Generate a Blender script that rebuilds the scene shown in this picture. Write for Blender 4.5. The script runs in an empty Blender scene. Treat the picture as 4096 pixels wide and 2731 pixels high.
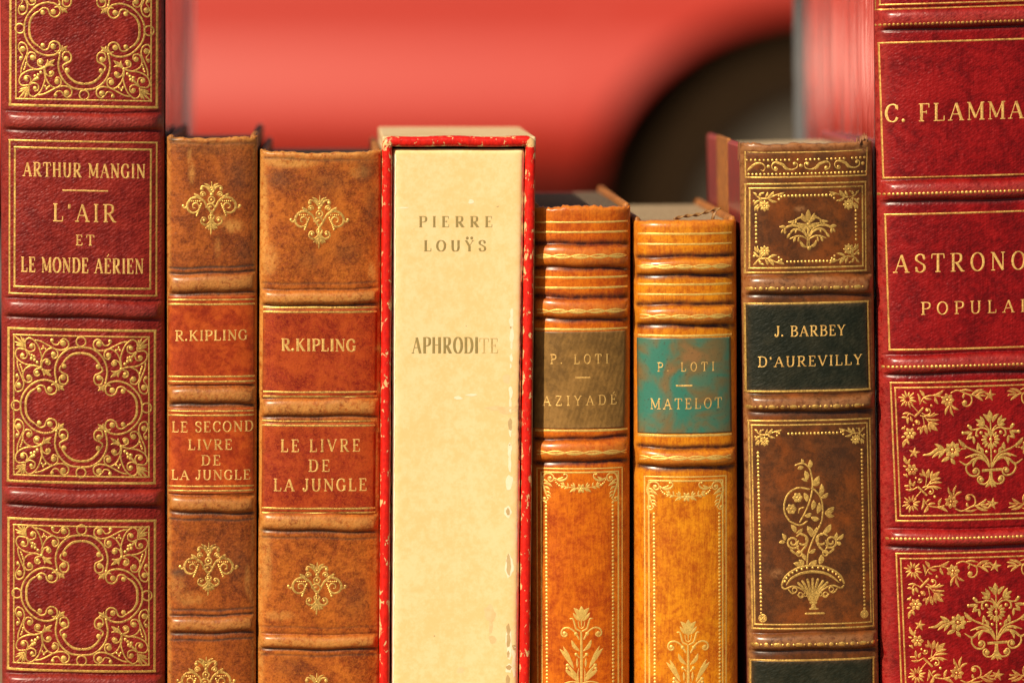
import bpy, math, random
import numpy as np
from mathutils import Vector

# ------------------------------------------------------------------ scale
K = 0.00008            # one unit of the photograph = 0.08 mm on the plane of the spines
VPX, VPY = 1313.0, 45.0
DIST = 1.25
def WX(x): return (x - 2048.0) * K
def WZ(y): return (1365.5 - y) * K
scene = bpy.context.scene
COL = scene.collection
rng = np.random.default_rng(7)

# ------------------------------------------------------------------ camera
cam_d = bpy.data.cameras.new('camera')
cam = bpy.data.objects.new('camera', cam_d)
COL.objects.link(cam)
cam.location = (WX(VPX), -DIST, WZ(VPY))
cam.rotation_euler = (math.radians(90), 0, 0)
cam_d.sensor_width = 36.0
cam_d.lens = 36.0 * DIST / (4096 * K)
cam_d.shift_x = (2048 - VPX) / 4096.0
cam_d.shift_y = -(1365.5 - VPY) / 4096.0
cam_d.clip_start = 0.05
cam_d.clip_end = 500
cam_d.dof.use_dof = True
cam_d.dof.focus_distance = DIST + 0.001
cam_d.dof.aperture_fstop = 5.6
scene.camera = cam

# ------------------------------------------------------------------ light
SUN_AZ, SUN_EL = 42.0, 39.0
world = bpy.data.worlds.new('World')
scene.world = world
world.use_nodes = True
sky = world.node_tree.nodes.new('ShaderNodeTexSky')
sky.sky_type = 'NISHITA'
sky.sun_disc = False
sky.air_density = 0.7
sky.dust_density = 4.0
sky.ozone_density = 0.6
sky.sun_elevation = math.radians(SUN_EL)
sky.sun_rotation = math.radians(180 + SUN_AZ)
world.node_tree.links.new(sky.outputs[0], world.node_tree.nodes['Background'].inputs[0])
world.node_tree.nodes['Background'].inputs[1].default_value = 0.05
sun_d = bpy.data.lights.new('sun', 'SUN')
sun_d.energy = 5.0
sun_d.angle = math.radians(0.5)
sun_d.color = (1.0, 0.88, 0.66)
sun = bpy.data.objects.new('sun', sun_d)
COL.objects.link(sun)
to_sun = Vector((-math.sin(math.radians(SUN_AZ)) * math.cos(math.radians(SUN_EL)),
                 -math.cos(math.radians(SUN_AZ)) * math.cos(math.radians(SUN_EL)),
                 math.sin(math.radians(SUN_EL))))
sun.rotation_euler = to_sun.to_track_quat('Z', 'Y').to_euler()
sun.location = to_sun * 3
scene.view_settings.view_transform = 'Standard'
scene.view_settings.look = 'None'
scene.view_settings.gamma = 1.0
scene.view_settings.use_curve_mapping = False
scene.view_settings.exposure = 0.12

# ------------------------------------------------------------------ object helpers
def tag(o, label=None, cat=None, group=None, kind=None):
    if label: o['label'] = label
    if cat: o['category'] = cat
    if group: o['group'] = group
    if kind: o['kind'] = kind
    return o

def thing(name, label, cat, loc, group=None):
    o = bpy.data.objects.new(name, None)
    o.empty_display_size = 0.02
    COL.objects.link(o)
    o.location = loc
    return tag(o, label, cat, group)

def mesh_obj(name, V, F, mat, parent=None, origin=None, attrs=None, smooth=True):
    """V: (n,3) world points; F: list of faces (or int array).  Linked as ONE mesh object."""
    V = np.asarray(V, dtype=np.float64)
    off = np.array(parent_world(parent)) if parent is not None else np.array(origin if origin is not None else (0, 0, 0), float)
    me = bpy.data.meshes.new(name)
    if isinstance(F, np.ndarray): F = F.tolist()
    me.from_pydata((V - off).tolist(), [], F)
    if attrs:
        for k, a in attrs.items():
            at = me.attributes.new(k, 'FLOAT', 'POINT')
            at.data.foreach_set('value', np.asarray(a, dtype=np.float32))
    me.polygons.foreach_set('use_smooth', [bool(smooth)] * len(me.polygons))
    me.materials.append(mat)
    me.update()
    o = bpy.data.objects.new(name, me)
    COL.objects.link(o)
    if parent is not None: o.parent = parent
    else: o.location = off
    return o

def parent_world(p):
    v = Vector((0, 0, 0))
    while p is not None:
        v = v + p.location
        p = p.parent
    return v

def bevel(o, w, seg=2, ang=40):
    m = o.modifiers.new('bevel', 'BEVEL')
    m.width = w; m.segments = seg; m.limit_method = 'ANGLE'; m.angle_limit = math.radians(ang)
    return o

def hexa(pts):
    """8 points: bottom ring 0-3 counter-clockwise from above, top ring 4-7"""
    return [(3, 2, 1, 0), (4, 5, 6, 7), (0, 1, 5, 4), (1, 2, 6, 5), (2, 3, 7, 6), (3, 0, 4, 7)]

def boxes(lst):
    """several boxes ((x0,x1),(y0,y1),(z0,z1)) -> V,F"""
    V, F = [], []
    for (x0, x1), (y0, y1), (z0, z1) in lst:
        b = len(V)
        V += [(x0, y0, z0), (x1, y0, z0), (x1, y1, z0), (x0, y1, z0), (x0, y0, z1), (x1, y0, z1), (x1, y1, z1), (x0, y1, z1)]
        F += [tuple(b + i for i in f) for f in hexa(None)]
    return V, F

# ------------------------------------------------------------------ materials
class NT:
    def __init__(s, name):
        s.m = bpy.data.materials.new(name)
        s.m.use_nodes = True
        s.t = s.m.node_tree
        s.b = s.t.nodes['Principled BSDF']
        s.tc = s.t.nodes.new('ShaderNodeTexCoord')
    def n(s, typ, **kw):
        nd = s.t.nodes.new(typ)
        for k, v in kw.items(): setattr(nd, k, v)
        return nd
    def L(s, a, b): s.t.links.new(a, b)
    def map(s, scale=(1, 1, 1), rot=(0, 0, 0), loc=(0, 0, 0)):
        mp = s.n('ShaderNodeMapping')
        mp.inputs['Scale'].default_value = scale
        mp.inputs['Rotation'].default_value = rot
        mp.inputs['Location'].default_value = loc
        s.L(s.tc.outputs['Object'], mp.inputs[0])
        return mp.outputs[0]
    def noise(s, vec, scale, detail=4, rough=0.6, dist=0.0):
        nd = s.n('ShaderNodeTexNoise')
        nd.inputs['Scale'].default_value = scale
        nd.inputs['Detail'].default_value = detail
        nd.inputs['Roughness'].default_value = rough
        nd.inputs['Distortion'].default_value = dist
        s.L(vec, nd.inputs['Vector'])
        return nd.outputs[0]
    def voro(s, vec, scale, feature='F1'):
        nd = s.n('ShaderNodeTexVoronoi', feature=feature)
        nd.inputs['Scale'].default_value = scale
        s.L(vec, nd.inputs['Vector'])
        return nd.outputs[0]
    def ramp(s, fac, p0, p1, v0=0.0, v1=1.0):
        nd = s.n('ShaderNodeMapRange')
        nd.interpolation_type = 'SMOOTHSTEP'
        nd.inputs[1].default_value = p0; nd.inputs[2].default_value = p1
        nd.inputs[3].default_value = v0; nd.inputs[4].default_value = v1
        s.L(fac, nd.inputs[0])
        return nd.outputs[0]
    def mixc(s, fac, a, b):
        nd = s.n('ShaderNodeMix', data_type='RGBA')
        for sock, v in ((nd.inputs[0], fac), (nd.inputs[6], a), (nd.inputs[7], b)):
            if hasattr(v, 'links') or hasattr(v, 'is_linked'): s.L(v, sock)
            elif isinstance(v, (int, float)): sock.default_value = v
            else: sock.default_value = (*v, 1)
        return nd.outputs[2]
    def math(s, op, a, b=0.0, clamp=False):
        nd = s.n('ShaderNodeMath', operation=op, use_clamp=clamp)
        for i, v in enumerate((a, b)):
            if hasattr(v, 'is_linked'): s.L(v, nd.inputs[i])
            else: nd.inputs[i].default_value = v
        return nd.outputs[0]
    def attr(s, name):
        nd = s.n('ShaderNodeAttribute', attribute_name=name)
        return nd.outputs['Fac']
    def bump(s, h, dist, strength=1.0, prev=None):
        nd = s.n('ShaderNodeBump')
        nd.inputs['Strength'].default_value = strength
        nd.inputs['Distance'].default_value = dist
        s.L(h, nd.inputs['Height'])
        if prev is not None: s.L(prev, nd.inputs['Normal'])
        s.L(nd.outputs[0], s.b.inputs['Normal'])
        return nd.outputs[0]
    def set(s, **kw):
        for k, v in kw.items():
            sock = s.b.inputs[k]
            if hasattr(v, 'is_linked'): s.L(v, sock)
            elif isinstance(v, tuple) and len(v) == 3: sock.default_value = (*v, 1)
            else: sock.default_value = v
        return s.m

def leather(name, base, dark, light, dirt=(0.03, 0.012, 0.006), worn=None, seed=0.0, mott=9.0, mott2=2.2,
            rough=0.42, coat=0.35, grain='fine', grain_d=0.00006, spots=0.0, streak=0.0, wear=0.7, dark_amt=0.8, light_amt=0.6, coat_r=0.28, spec=0.18, speck=0.35, gs=1.0, vstreak=0.0):
    N = NT(name)
    v = N.map((1000, 1000, 1000), loc=(seed, seed * 2.3, seed * 0.7))     # 1 unit = 1 mm
    big = N.noise(v, 1.0 / mott, 5, 0.62, 0.6)
    mid = N.noise(v, 1.0 / mott2, 5, 0.7, 0.3)
    fine = N.noise(v, 1.6, 3, 0.7)
    col = N.mixc(N.ramp(big, 0.36, 0.70, 0, light_amt), base, light)
    both = N.math('ADD', N.math('MULTIPLY', big, 0.4), N.math('MULTIPLY', mid, 0.6))
    col = N.mixc(N.ramp(both, 0.60, 0.36, 0.0, dark_amt), col, dark)
    if streak:
        vs = N.map((1500, 1000, 170), loc=(seed, 0, seed))
        st = N.noise(vs, 1.0, 3, 0.7, 0.4)
        col = N.mixc(N.ramp(st, 0.5, 0.72, 0, streak), col, dark)
        col = N.mixc(N.ramp(st, 0.5, 0.3, 0, streak * 0.7), col, light)
    if spots:
        vo = N.noise(v, 1.1, 2, 0.8, 1.2)
        col = N.mixc(N.ramp(vo, 0.42, 0.62, 0, spots), col, light)
    col = N.mixc(N.ramp(fine, 0.54, 0.70, 0, speck), col, dark)
    col = N.mixc(N.ramp(fine, 0.46, 0.30, 0, speck), col, light)
    # rubbed places: band crests, head cap and joint edges
    wn = N.noise(v, 0.55, 5, 0.75, 0.5)
    wsum = N.math('MULTIPLY', N.attr('wear'), N.ramp(wn, 0.34, 0.56, 0.10, 1.0))
    col = N.mixc(N.math('MULTIPLY', wsum, wear, True), col, worn or light)
    dn = N.ramp(N.noise(v, 0.35, 4, 0.7), 0.3, 0.6, 0.6, 1.0)
    col = N.mixc(N.math('MULTIPLY', N.attr('dirt'), dn, True), col, dirt)
    # a few pale scuffs
    sc = N.noise(N.map((700, 700, 300), loc=(seed * 3, 0, 5)), 0.33, 6, 0.8, 1.0)
    col = N.mixc(N.ramp(sc, 0.70, 0.78, 0, 0.55), col, tuple(min(1, c * 1.3 + 0.03) for c in (worn or light)))
    N.set(**{'Base Color': col, 'Roughness': N.ramp(mid, 0.3, 0.7, rough - 0.08, rough + 0.12),
             'Coat Weight': N.math('ADD', N.math('MULTIPLY', N.attr('crest'), 0.5), coat, True), 'Coat Roughness': coat_r, 'Specular IOR Level': spec})
    # grain
    if grain == 'pebble':
        vv = N.map((1000, 1000, 1000), rot=(0, math.radians(28), 0), loc=(seed, 0, 0))
        vv2 = N.n('ShaderNodeMapping'); vv2.inputs['Scale'].default_value = (0.62, 1, 1.35)
        N.L(vv, vv2.inputs[0])
        h = N.voro(vv2.outputs[0], 1.05)
        hs = N.math('ADD', N.math('MULTIPLY', h, 0.9), N.math('MULTIPLY', N.noise(v, 0.9, 3, 0.6), 0.8))
        b1 = N.bump(hs, grain_d, 1.0)
    elif grain == 'line':
        vv = N.map((1000, 1000, 1000), rot=(0, math.radians(-14), 0))
        w = N.n('ShaderNodeTexWave', wave_type='BANDS', bands_direction='X')
        w.inputs['Scale'].default_value = 0.20; w.inputs['Distortion'].default_value = 4.0
        w.inputs['Detail'].default_value = 3; w.inputs['Detail Scale'].default_value = 1.5
        N.L(vv, w.inputs[0])
        hs = N.math('ADD', w.outputs[1], N.math('MULTIPLY', fine, 0.8))
        col2 = N.mixc(N.ramp(w.outputs[1], 0.35, 0.05, 0, 0.45), col, dark)
        N.L(N.mixc(0.15, col, col2), N.b.inputs['Base Color'])
        b1 = N.bump(hs, grain_d, 0.9)
    else:
        hs = N.math('ADD', N.math('MULTIPLY', N.voro(v, 1.5 * gs), 0.5), N.noise(v, 1.3 * gs, 4, 0.7))
        if streak:
            hs = N.math('ADD', hs, N.math('MULTIPLY', st, 0.9))
        b1 = N.bump(hs, grain_d, 0.9)
    if vstreak:
        b1 = N.bump(N.noise(N.map((150, 150, 13), loc=(seed, 0, seed)), 1.0, 4, 0.65), 0.0012, vstreak, b1)
    N.bump(N.noise(v, 0.16, 3, 0.5), 0.0005, 0.5, b1)                     # gentle unevenness of the boards
    return N.m

def gold_mat(name, col=(0.93, 0.58, 0.15), dark=(0.34, 0.17, 0.04), wornness=0.42, metal=0.74, rough=0.38, seed=0.0, gaps=0.5):
    """gold leaf: bright where intact, dull where rubbed, and missing in specks so that the leather shows"""
    N = NT(name)
    v = N.map((1000, 1000, 1000), loc=(seed, seed, 3))
    a = N.noise(v, 1.4, 4, 0.75)
    b = N.noise(v, 0.20, 4, 0.65)
    f = N.math('ADD', N.math('MULTIPLY', a, 0.6), N.math('MULTIPLY', b, 0.4))
    worn_f = N.ramp(f, 0.40, 0.56, wornness * 1.8, 0.0)
    c = N.mixc(N.math('MINIMUM', worn_f, 1.0), col, dark)
    N.set(**{'Base Color': c, 'Metallic': N.ramp(f, 0.36, 0.5, metal * 0.5, metal), 'Roughness': N.ramp(a, 0.3, 0.7, rough - 0.06, rough + 0.16)})
    N.bump(N.noise(v, 2.2, 3, 0.7), 0.00006, 0.8)
    tr = N.n('ShaderNodeBsdfTransparent')
    mx = N.n('ShaderNodeMixShader')
    g = N.math('ADD', N.math('MULTIPLY', N.noise(v, 2.0, 3, 0.7), 0.55), N.math('MULTIPLY', N.noise(N.map((1000, 1000, 1000), loc=(seed + 9, 1, 7)), 0.10, 4, 0.7), 0.45))
    N.L(N.ramp(g, 0.455, 0.40, 0.0, gaps), mx.inputs[0])
    N.L(N.b.outputs[0], mx.inputs[1]); N.L(tr.outputs[0], mx.inputs[2])
    N.L(mx.outputs[0], N.t.nodes['Material Output'].inputs['Surface'])
    return N.m

def simple(name, col, rough=0.6, col2=None, scale=2.0, bump=0.0, metal=0.0, coat=0.0, stretch=(1, 1, 1)):
    N = NT(name)
    v = N.map(tuple(1000 * s for s in stretch))
    nz = N.noise(v, 1.0 / scale, 5, 0.65)
    c = N.mixc(N.ramp(nz, 0.35, 0.65), col, col2 or tuple(x * 0.7 for x in col))
    N.set(**{'Base Color': c, 'Roughness': rough, 'Metallic': metal, 'Coat Weight': coat})
    if bump: N.bump(nz, bump, 0.8)
    return N.m

# ------------------------------------------------------------------ flat tooling: strokes, dots, leaves, letters
def catmull(P, step):
    P = np.asarray(P, float)
    if len(P) < 3:
        n = max(2, int(np.hypot(*(P[-1] - P[0])) / step) + 1)
        t = np.linspace(0, 1, n)[:, None]
        return P[0] * (1 - t) + P[-1] * t, np.linspace(0, 1, n)
    A = np.vstack([2 * P[0] - P[1], P, 2 * P[-1] - P[-2]])
    out, prm = [], []
    m = len(P) - 1
    for i in range(m):
        p0, p1, p2, p3 = A[i:i + 4]
        n = max(2, int(np.hypot(*(p2 - p1)) / step) + 1)
        t = np.arange(n)[:, None] / n
        q = 0.5 * ((2 * p1) + (-p0 + p2) * t + (2 * p0 - 5 * p1 + 4 * p2 - p3) * t ** 2 + (-p0 + 3 * p1 - 3 * p2 + p3) * t ** 3)
        out.append(q); prm.append((i + t[:, 0]) / m)
    out.append(P[-1:]); prm.append(np.array([1.0]))
    return np.vstack(out), np.concatenate(prm)

class Tool:
    """collects gilt strokes in photograph units; place() lays them on a spine as one mesh"""
    def __init__(s):
        s.V, s.F, s.n = [], [], 0
        s.o = (0, 0); s.m = (1, 1); s.c = (0, 0); s.sh = 0.0; s.ws = 1.0
    def frame(s, origin, scale, centre=(0, 0), flip=(1, 1), shear=0.0, ws=None):
        """local point p -> origin + scale*flip*(p-centre)"""
        sc = scale if isinstance(scale, tuple) else (scale, scale)
        s.o = origin; s.m = (sc[0] * flip[0], sc[1] * flip[1]); s.c = centre; s.sh = shear
        s.ws = ws if ws is not None else abs(sc[0])
        return s
    def tf(s, P):
        P = np.asarray(P, float)
        Y = (P[:, 1] - s.c[1]) * s.m[1]
        return np.stack([s.o[0] + (P[:, 0] - s.c[0]) * s.m[0] + s.sh * Y, s.o[1] + Y], 1)
    def add(s, V, F):
        s.V.append(np.asarray(V, float)); s.F += [tuple(i + s.n for i in f) for f in F]; s.n += len(V)
    def st(s, pts, w, smooth=True, step=None, h=None, ends=0.35, raw=False):
        P = s.tf(pts)
        L = np.hypot(*np.diff(P, axis=0).T).sum()
        step = step or max(1.6, min(5.0, L / 10.0))
        if smooth: Q, t = catmull(P, step)
        else:
            Q, t = [], []
            for i in range(len(P) - 1):
                q, tt = catmull(P[i:i + 2], step)
                Q.append(q[:-1] if i < len(P) - 2 else q); t.append((i + tt[:-1] if i < len(P) - 2 else i + tt) / (len(P) - 1))
            Q = np.vstack(Q); t = np.concatenate(t)
        ws = s.ws
        ws = ws * 0.9
        if np.isscalar(w): W = np.full(len(Q), w * ws)
        else: W = np.interp(t, np.linspace(0, 1, len(w)), w) * ws
        if ends is not None:
            W[0] *= ends; W[-1] *= ends
        T = np.gradient(Q, axis=0)
        T /= np.maximum(np.hypot(T[:, 0], T[:, 1]), 1e-9)[:, None]
        Nn = np.stack([-T[:, 1], T[:, 0]], 1)
        hh = np.minimum(0.15 * W, 0.9) if h is None else np.full(len(Q), h)
        e = np.full(len(Q), -0.35)
        V = np.concatenate([np.column_stack([Q - Nn * W[:, None] / 2, e]), np.column_stack([Q, hh]), np.column_stack([Q + Nn * W[:, None] / 2, e])])
        n = len(Q); F = []
        for i in range(n - 1):
            F.append((i, i + 1, n + i + 1, n + i)); F.append((n + i, n + i + 1, 2 * n + i + 1, 2 * n + i))
        s.add(V, F)
    def dot(s, x, y, r, rx=1.0):
        c = s.tf([(x, y)])[0]; r = r * s.ws
        V = [(c[0], c[1], min(0.34 * r, 1.5))]; k = 10
        for ring, (f, hh) in enumerate(((0.6, min(0.26 * r, 1.1)), (1.0, -0.35))):
            for i in range(k):
                a = 2 * math.pi * i / k
                V.append((c[0] + math.cos(a) * r * f * rx, c[1] + math.sin(a) * r * f, hh))
        F = [(0, 1 + i, 1 + (i + 1) % k) for i in range(k)] + [(1 + i, 1 + k + i, 1 + k + (i + 1) % k, 1 + (i + 1) % k) for i in range(k)]
        s.add(V, F)
    def leaf(s, a, b, w, bend=0.12):
        a = np.array(a, float); b = np.array(b, float); d = b - a
        m = (a + b) / 2 + bend * np.array([-d[1], d[0]])
        s.st([a, m, b], [0.18 * w, 0.75 * w, w, 0.75 * w, 0.1 * w], ends=0.6)
    def ring(s, x, y, r, w, sy=1.0, a0=0, a1=360):
        n = max(8, int(abs(a1 - a0) / 30))
        s.st([(x + r * math.cos(math.radians(a0 + (a1 - a0) * i / n)), y + sy * r * math.sin(math.radians(a0 + (a1 - a0) * i / n))) for i in range(n + 1)], w, ends=None)
    def spiral(s, x, y, r0, r1, a0, turns, w, wend=None):
        n = max(8, int(abs(turns) * 12))
        pts = []
        for i in range(n + 1):
            t = i / n; a = math.radians(a0) + 2 * math.pi * turns * t; r = r0 + (r1 - r0) * t
            pts.append((x + r * math.cos(a), y + r * math.sin(a)))
        s.st(pts, [w, wend or w])
    def flower(s, x, y, r0, r1, k, w, a0=0.0, dot=None, span=360):
        for i in range(k):
            a = math.radians(a0 + span * i / (k if span == 360 else k - 1))
            s.leaf((x + r0 * math.cos(a), y + r0 * math.sin(a)), (x + r1 * math.cos(a), y + r1 * math.sin(a)), w, 0)
        if dot: s.dot(x, y, dot)
    def star(s, x, y, r):
        for i in range(5):
            a = math.radians(-80 + 72 * i)
            s.st([(x, y), (x + r * math.cos(a), y + r * math.sin(a))], [0.75 * r, 0.08 * r], ends=1)
    def rect(s, x0, y0, x1, y1, w, xb=None):
        """xb: (x0,x1) at the bottom for leaning frames"""
        b0, b1 = xb or (x0, x1)
        for a, b in (((x0 - w / 2, y0), (x1 + w / 2, y0)), ((b0 - w / 2, y1), (b1 + w / 2, y1)), ((x0, y0), (b0, y1)), ((x1, y0), (b1, y1))):
            s.st([a, b], w, smooth=False, ends=None)
    def dots(s, a, b, step, r, rx=1.0, skip=0.0):
        n = max(1, int(round(math.hypot(b[0] - a[0], b[1] - a[1]) / step)))
        for i in range(n + 1):
            if skip and random.random() < skip: continue
            t = i / n
            s.dot(a[0] + (b[0] - a[0]) * t, a[1] + (b[1] - a[1]) * t, r * random.uniform(0.88, 1.1), rx)
    def rule(s, x0, x1, y, w, y1=None):
        n = 12
        y1 = y if y1 is None else y1
        s.st([(x0 + (x1 - x0) * i / n, y + (y1 - y) * i / n + random.uniform(-0.5, 0.5)) for i in range(n + 1)], [w * random.uniform(0.85, 1.1) for _ in range(14)], step=4, ends=None)

G = {
 'A': (.86, [('n', (.12, 0), (.43, 1)), ('k', (.43, 1), (.74, 0)), ('n', (.22, .35), (.62, .35)), ('s', .12, 0, .12), ('s', .74, 0, .13)]),
 'B': (.74, [('k', (.18, 0), (.18, 1)), ('c', (.18, 1), (.4, 1), (.56, .92), (.58, .7), (.42, .55), (.18, .53)), ('c', (.3, .53), (.5, .51), (.64, .38), (.64, .15), (.46, 0), (.18, 0)), ('s', .14, 0, .11), ('s', .14, 1, .11)]),
 'C': (.76, [('c', (.66, .76), (.6, .94), (.42, 1.01), (.2, .88), (.1, .5), (.2, .12), (.42, -.01), (.58, .06), (.68, .25)), ('n', (.68, .70), (.68, .98))]),
 'D': (.82, [('k', (.18, 0), (.18, 1)), ('c', (.18, 1), (.42, 1), (.62, .88), (.71, .5), (.62, .12), (.42, 0), (.18, 0)), ('s', .14, 0, .12), ('s', .14, 1, .12)]),
 'E': (.70, [('k', (.18, 0), (.18, 1)), ('n', (.1, 1), (.58, 1)), ('n', (.18, .52), (.44, .52)), ('n', (.1, 0), (.6, 0)), ('n', (.58, 1), (.58, .78)), ('n', (.6, 0), (.61, .24)), ('n', (.44, .42), (.44, .62)), ('s', .14, 1, .1), ('s', .14, 0, .1)]),
 'F': (.66, [('k', (.18, 0), (.18, 1)), ('n', (.1, 1), (.58, 1)), ('n', (.18, .52), (.44, .52)), ('n', (.58, 1), (.58, .78)), ('n', (.44, .42), (.44, .62)), ('s', .18, 0, .14), ('s', .14, 1, .1)]),
 'G': (.82, [('c', (.66, .76), (.6, .94), (.42, 1.01), (.2, .88), (.1, .5), (.2, .12), (.42, -.01), (.56, .04), (.66, .16)), ('n', (.67, .70), (.67, .98)), ('k', (.66, .42), (.66, .04)), ('s', .66, .42, .13)]),
 'H': (.86, [('k', (.18, 0), (.18, 1)), ('k', (.68, 0), (.68, 1)), ('n', (.18, .52), (.68, .52)), ('s', .18, 0, .13), ('s', .18, 1, .13), ('s', .68, 0, .13), ('s', .68, 1, .13)]),
 'I': (.38, [('k', (.19, 0), (.19, 1)), ('s', .19, 0, .13), ('s', .19, 1, .13)]),
 'J': (.52, [('c', (.34, 1), (.34, .6), (.34, .25), (.26, .03), (.13, -.02), (.07, .1)), ('s', .34, 1, .13), ('d', .09, .14)]),
 'K': (.84, [('k', (.18, 0), (.18, 1)), ('n', (.64, 1), (.2, .42)), ('k', (.33, .58), (.68, 0)), ('s', .18, 0, .13), ('s', .18, 1, .13), ('s', .64, 1, .1), ('s', .71, 0, .11)]),
 'L': (.68, [('k', (.18, 0), (.18, 1)), ('n', (.1, 0), (.6, 0)), ('n', (.6, 0), (.61, .28)), ('s', .18, 1, .13), ('s', .14, 0, .1)]),
 'M': (1.0, [('n', (.16, 0), (.16, 1)), ('k', (.16, 1), (.5, .1)), ('n', (.5, .1), (.84, 1)), ('k', (.84, 1), (.84, 0)), ('s', .16, 0, .1), ('s', .84, 0, .14), ('s', .12, 1, .08), ('s', .88, 1, .09)]),
 'N': (.86, [('n', (.16, 0), (.16, 1)), ('k', (.16, 1), (.70, 0)), ('n', (.70, 0), (.70, 1)), ('s', .16, 0, .11), ('s', .70, 1, .11), ('s', .1, 1, .07)]),
 'O': (.84, [('o', .42, .5, .32, .51)]),
 'P': (.70, [('k', (.18, 0), (.18, 1)), ('c', (.18, 1), (.42, 1), (.6, .9), (.6, .6), (.42, .47), (.18, .47)), ('s', .18, 0, .14), ('s', .14, 1, .11)]),
 'R': (.82, [('k', (.18, 0), (.18, 1)), ('c', (.18, 1), (.42, 1), (.58, .92), (.58, .62), (.42, .49), (.18, .49)), ('k', (.36, .49), (.66, 0)), ('s', .18, 0, .13), ('s', .14, 1, .11), ('s', .71, 0, .09)]),
 'S': (.62, [('c', (.52, .74), (.47, .94), (.3, 1.01), (.12, .9), (.12, .68), (.32, .53), (.51, .37), (.52, .13), (.34, -.01), (.16, .05), (.09, .27)), ('n', (.52, .7), (.52, .98)), ('n', (.09, .3), (.09, .02))]),
 'T': (.76, [('k', (.38, 0), (.38, 1)), ('n', (.06, 1), (.7, 1)), ('n', (.06, 1), (.05, .76)), ('n', (.7, 1), (.71, .76)), ('s', .38, 0, .14)]),
 'U': (.84, [('k', (.18, 1), (.18, .3)), ('c', (.18, .34), (.21, .12), (.32, 0), (.44, -.01), (.58, .06), (.66, .3), (.66, .6), (.66, 1)), ('s', .18, 1, .13), ('s', .66, 1, .11)]),
 'V': (.82, [('k', (.1, 1), (.41, 0)), ('n', (.41, 0), (.72, 1)), ('s', .1, 1, .11), ('s', .72, 1, .1)]),
 'Y': (.78, [('k', (.1, 1), (.38, .46)), ('n', (.66, 1), (.38, .46)), ('k', (.38, .48), (.38, 0)), ('s', .1, 1, .11), ('s', .66, 1, .1), ('s', .38, 0, .13)]),
 'Z': (.72, [('n', (.1, 1), (.6, 1)), ('k', (.6, 1), (.1, 0)), ('n', (.1, 0), (.62, 0)), ('n', (.1, 1), (.09, .78)), ('n', (.62, 0), (.63, .24))]),
 '.': (.26, [('d', .1, .06)]),
 "'": (.26, [('k', (.13, 1), (.11, .74))]),
 ' ': (.36, []),
}
G['É'] = (G['E'][0], G['E'][1] + [('n', (.28, 1.13), (.46, 1.32))])
G['Ÿ'] = (G['Y'][0], G['Y'][1] + [('d', .2, 1.24), ('d', .56, 1.24)])

def text(t, s, x0, x1, yt, yb, gap=0.12, T=0.16, n=0.06, slope=0.0, smile=0.0):
    """letters between x0 and x1, capitals from yt (top) to yb (baseline)"""
    t.frame((0, 0), 1.0)
    tot = sum(G[c][0] for c in s) + gap * (len(s) - 1)
    sx = (x1 - x0) / (tot - 0.1); H = yb - yt
    T = max(T * H, 4.5); n = max(n * H, 3.2); xc = (x0 + x1) / 2
    def P(p, ox):
        x = x0 + (p[0] + ox - 0.05) * sx
        return (x, yb - p[1] * H + slope * (x - xc) - smile * (x - xc) ** 2)
    ox = 0.0
    for ch in s:
        w, strokes = G[ch]
        for k in strokes:
            f = random.uniform(0.92, 1.08)
            if k[0] == 'k': t.st([P(k[1], ox), P(k[2], ox)], T * f, smooth=False, ends=0.9)
            elif k[0] == 'n': t.st([P(k[1], ox), P(k[2], ox)], n * f, smooth=False, ends=0.9)
            elif k[0] == 's': t.st([P((k[1] - k[3], k[2]), ox), P((k[1] + k[3], k[2]), ox)], n * f, smooth=False, ends=0.7)
            elif k[0] == 'd': p = P((k[1], k[2]), ox); t.dot(p[0], p[1], 0.58 * T)
            else:
                if k[0] == 'o': pts = [(k[1] + k[3] * math.cos(a), k[2] + k[4] * math.sin(a)) for a in np.linspace(0, 2 * math.pi, 17)]
                else: pts = list(k[1:])
                pts = [P(p, ox) for p in pts]
                Q, _ = catmull(pts, 2.5)
                d = np.gradient(Q, axis=0); d /= np.maximum(np.hypot(d[:, 0], d[:, 1]), 1e-9)[:, None]
                t.st(Q, list(n + (T - n) * np.abs(d[:, 1]) ** 1.6), smooth=False, step=2.5, ends=0.95)
        ox += w + gap

# ------------------------------------------------------------------ books
def sstep(a, b, x):
    t = np.clip((x - a) / (b - a), 0, 1)
    return t * t * (3 - 2 * t)

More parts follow.
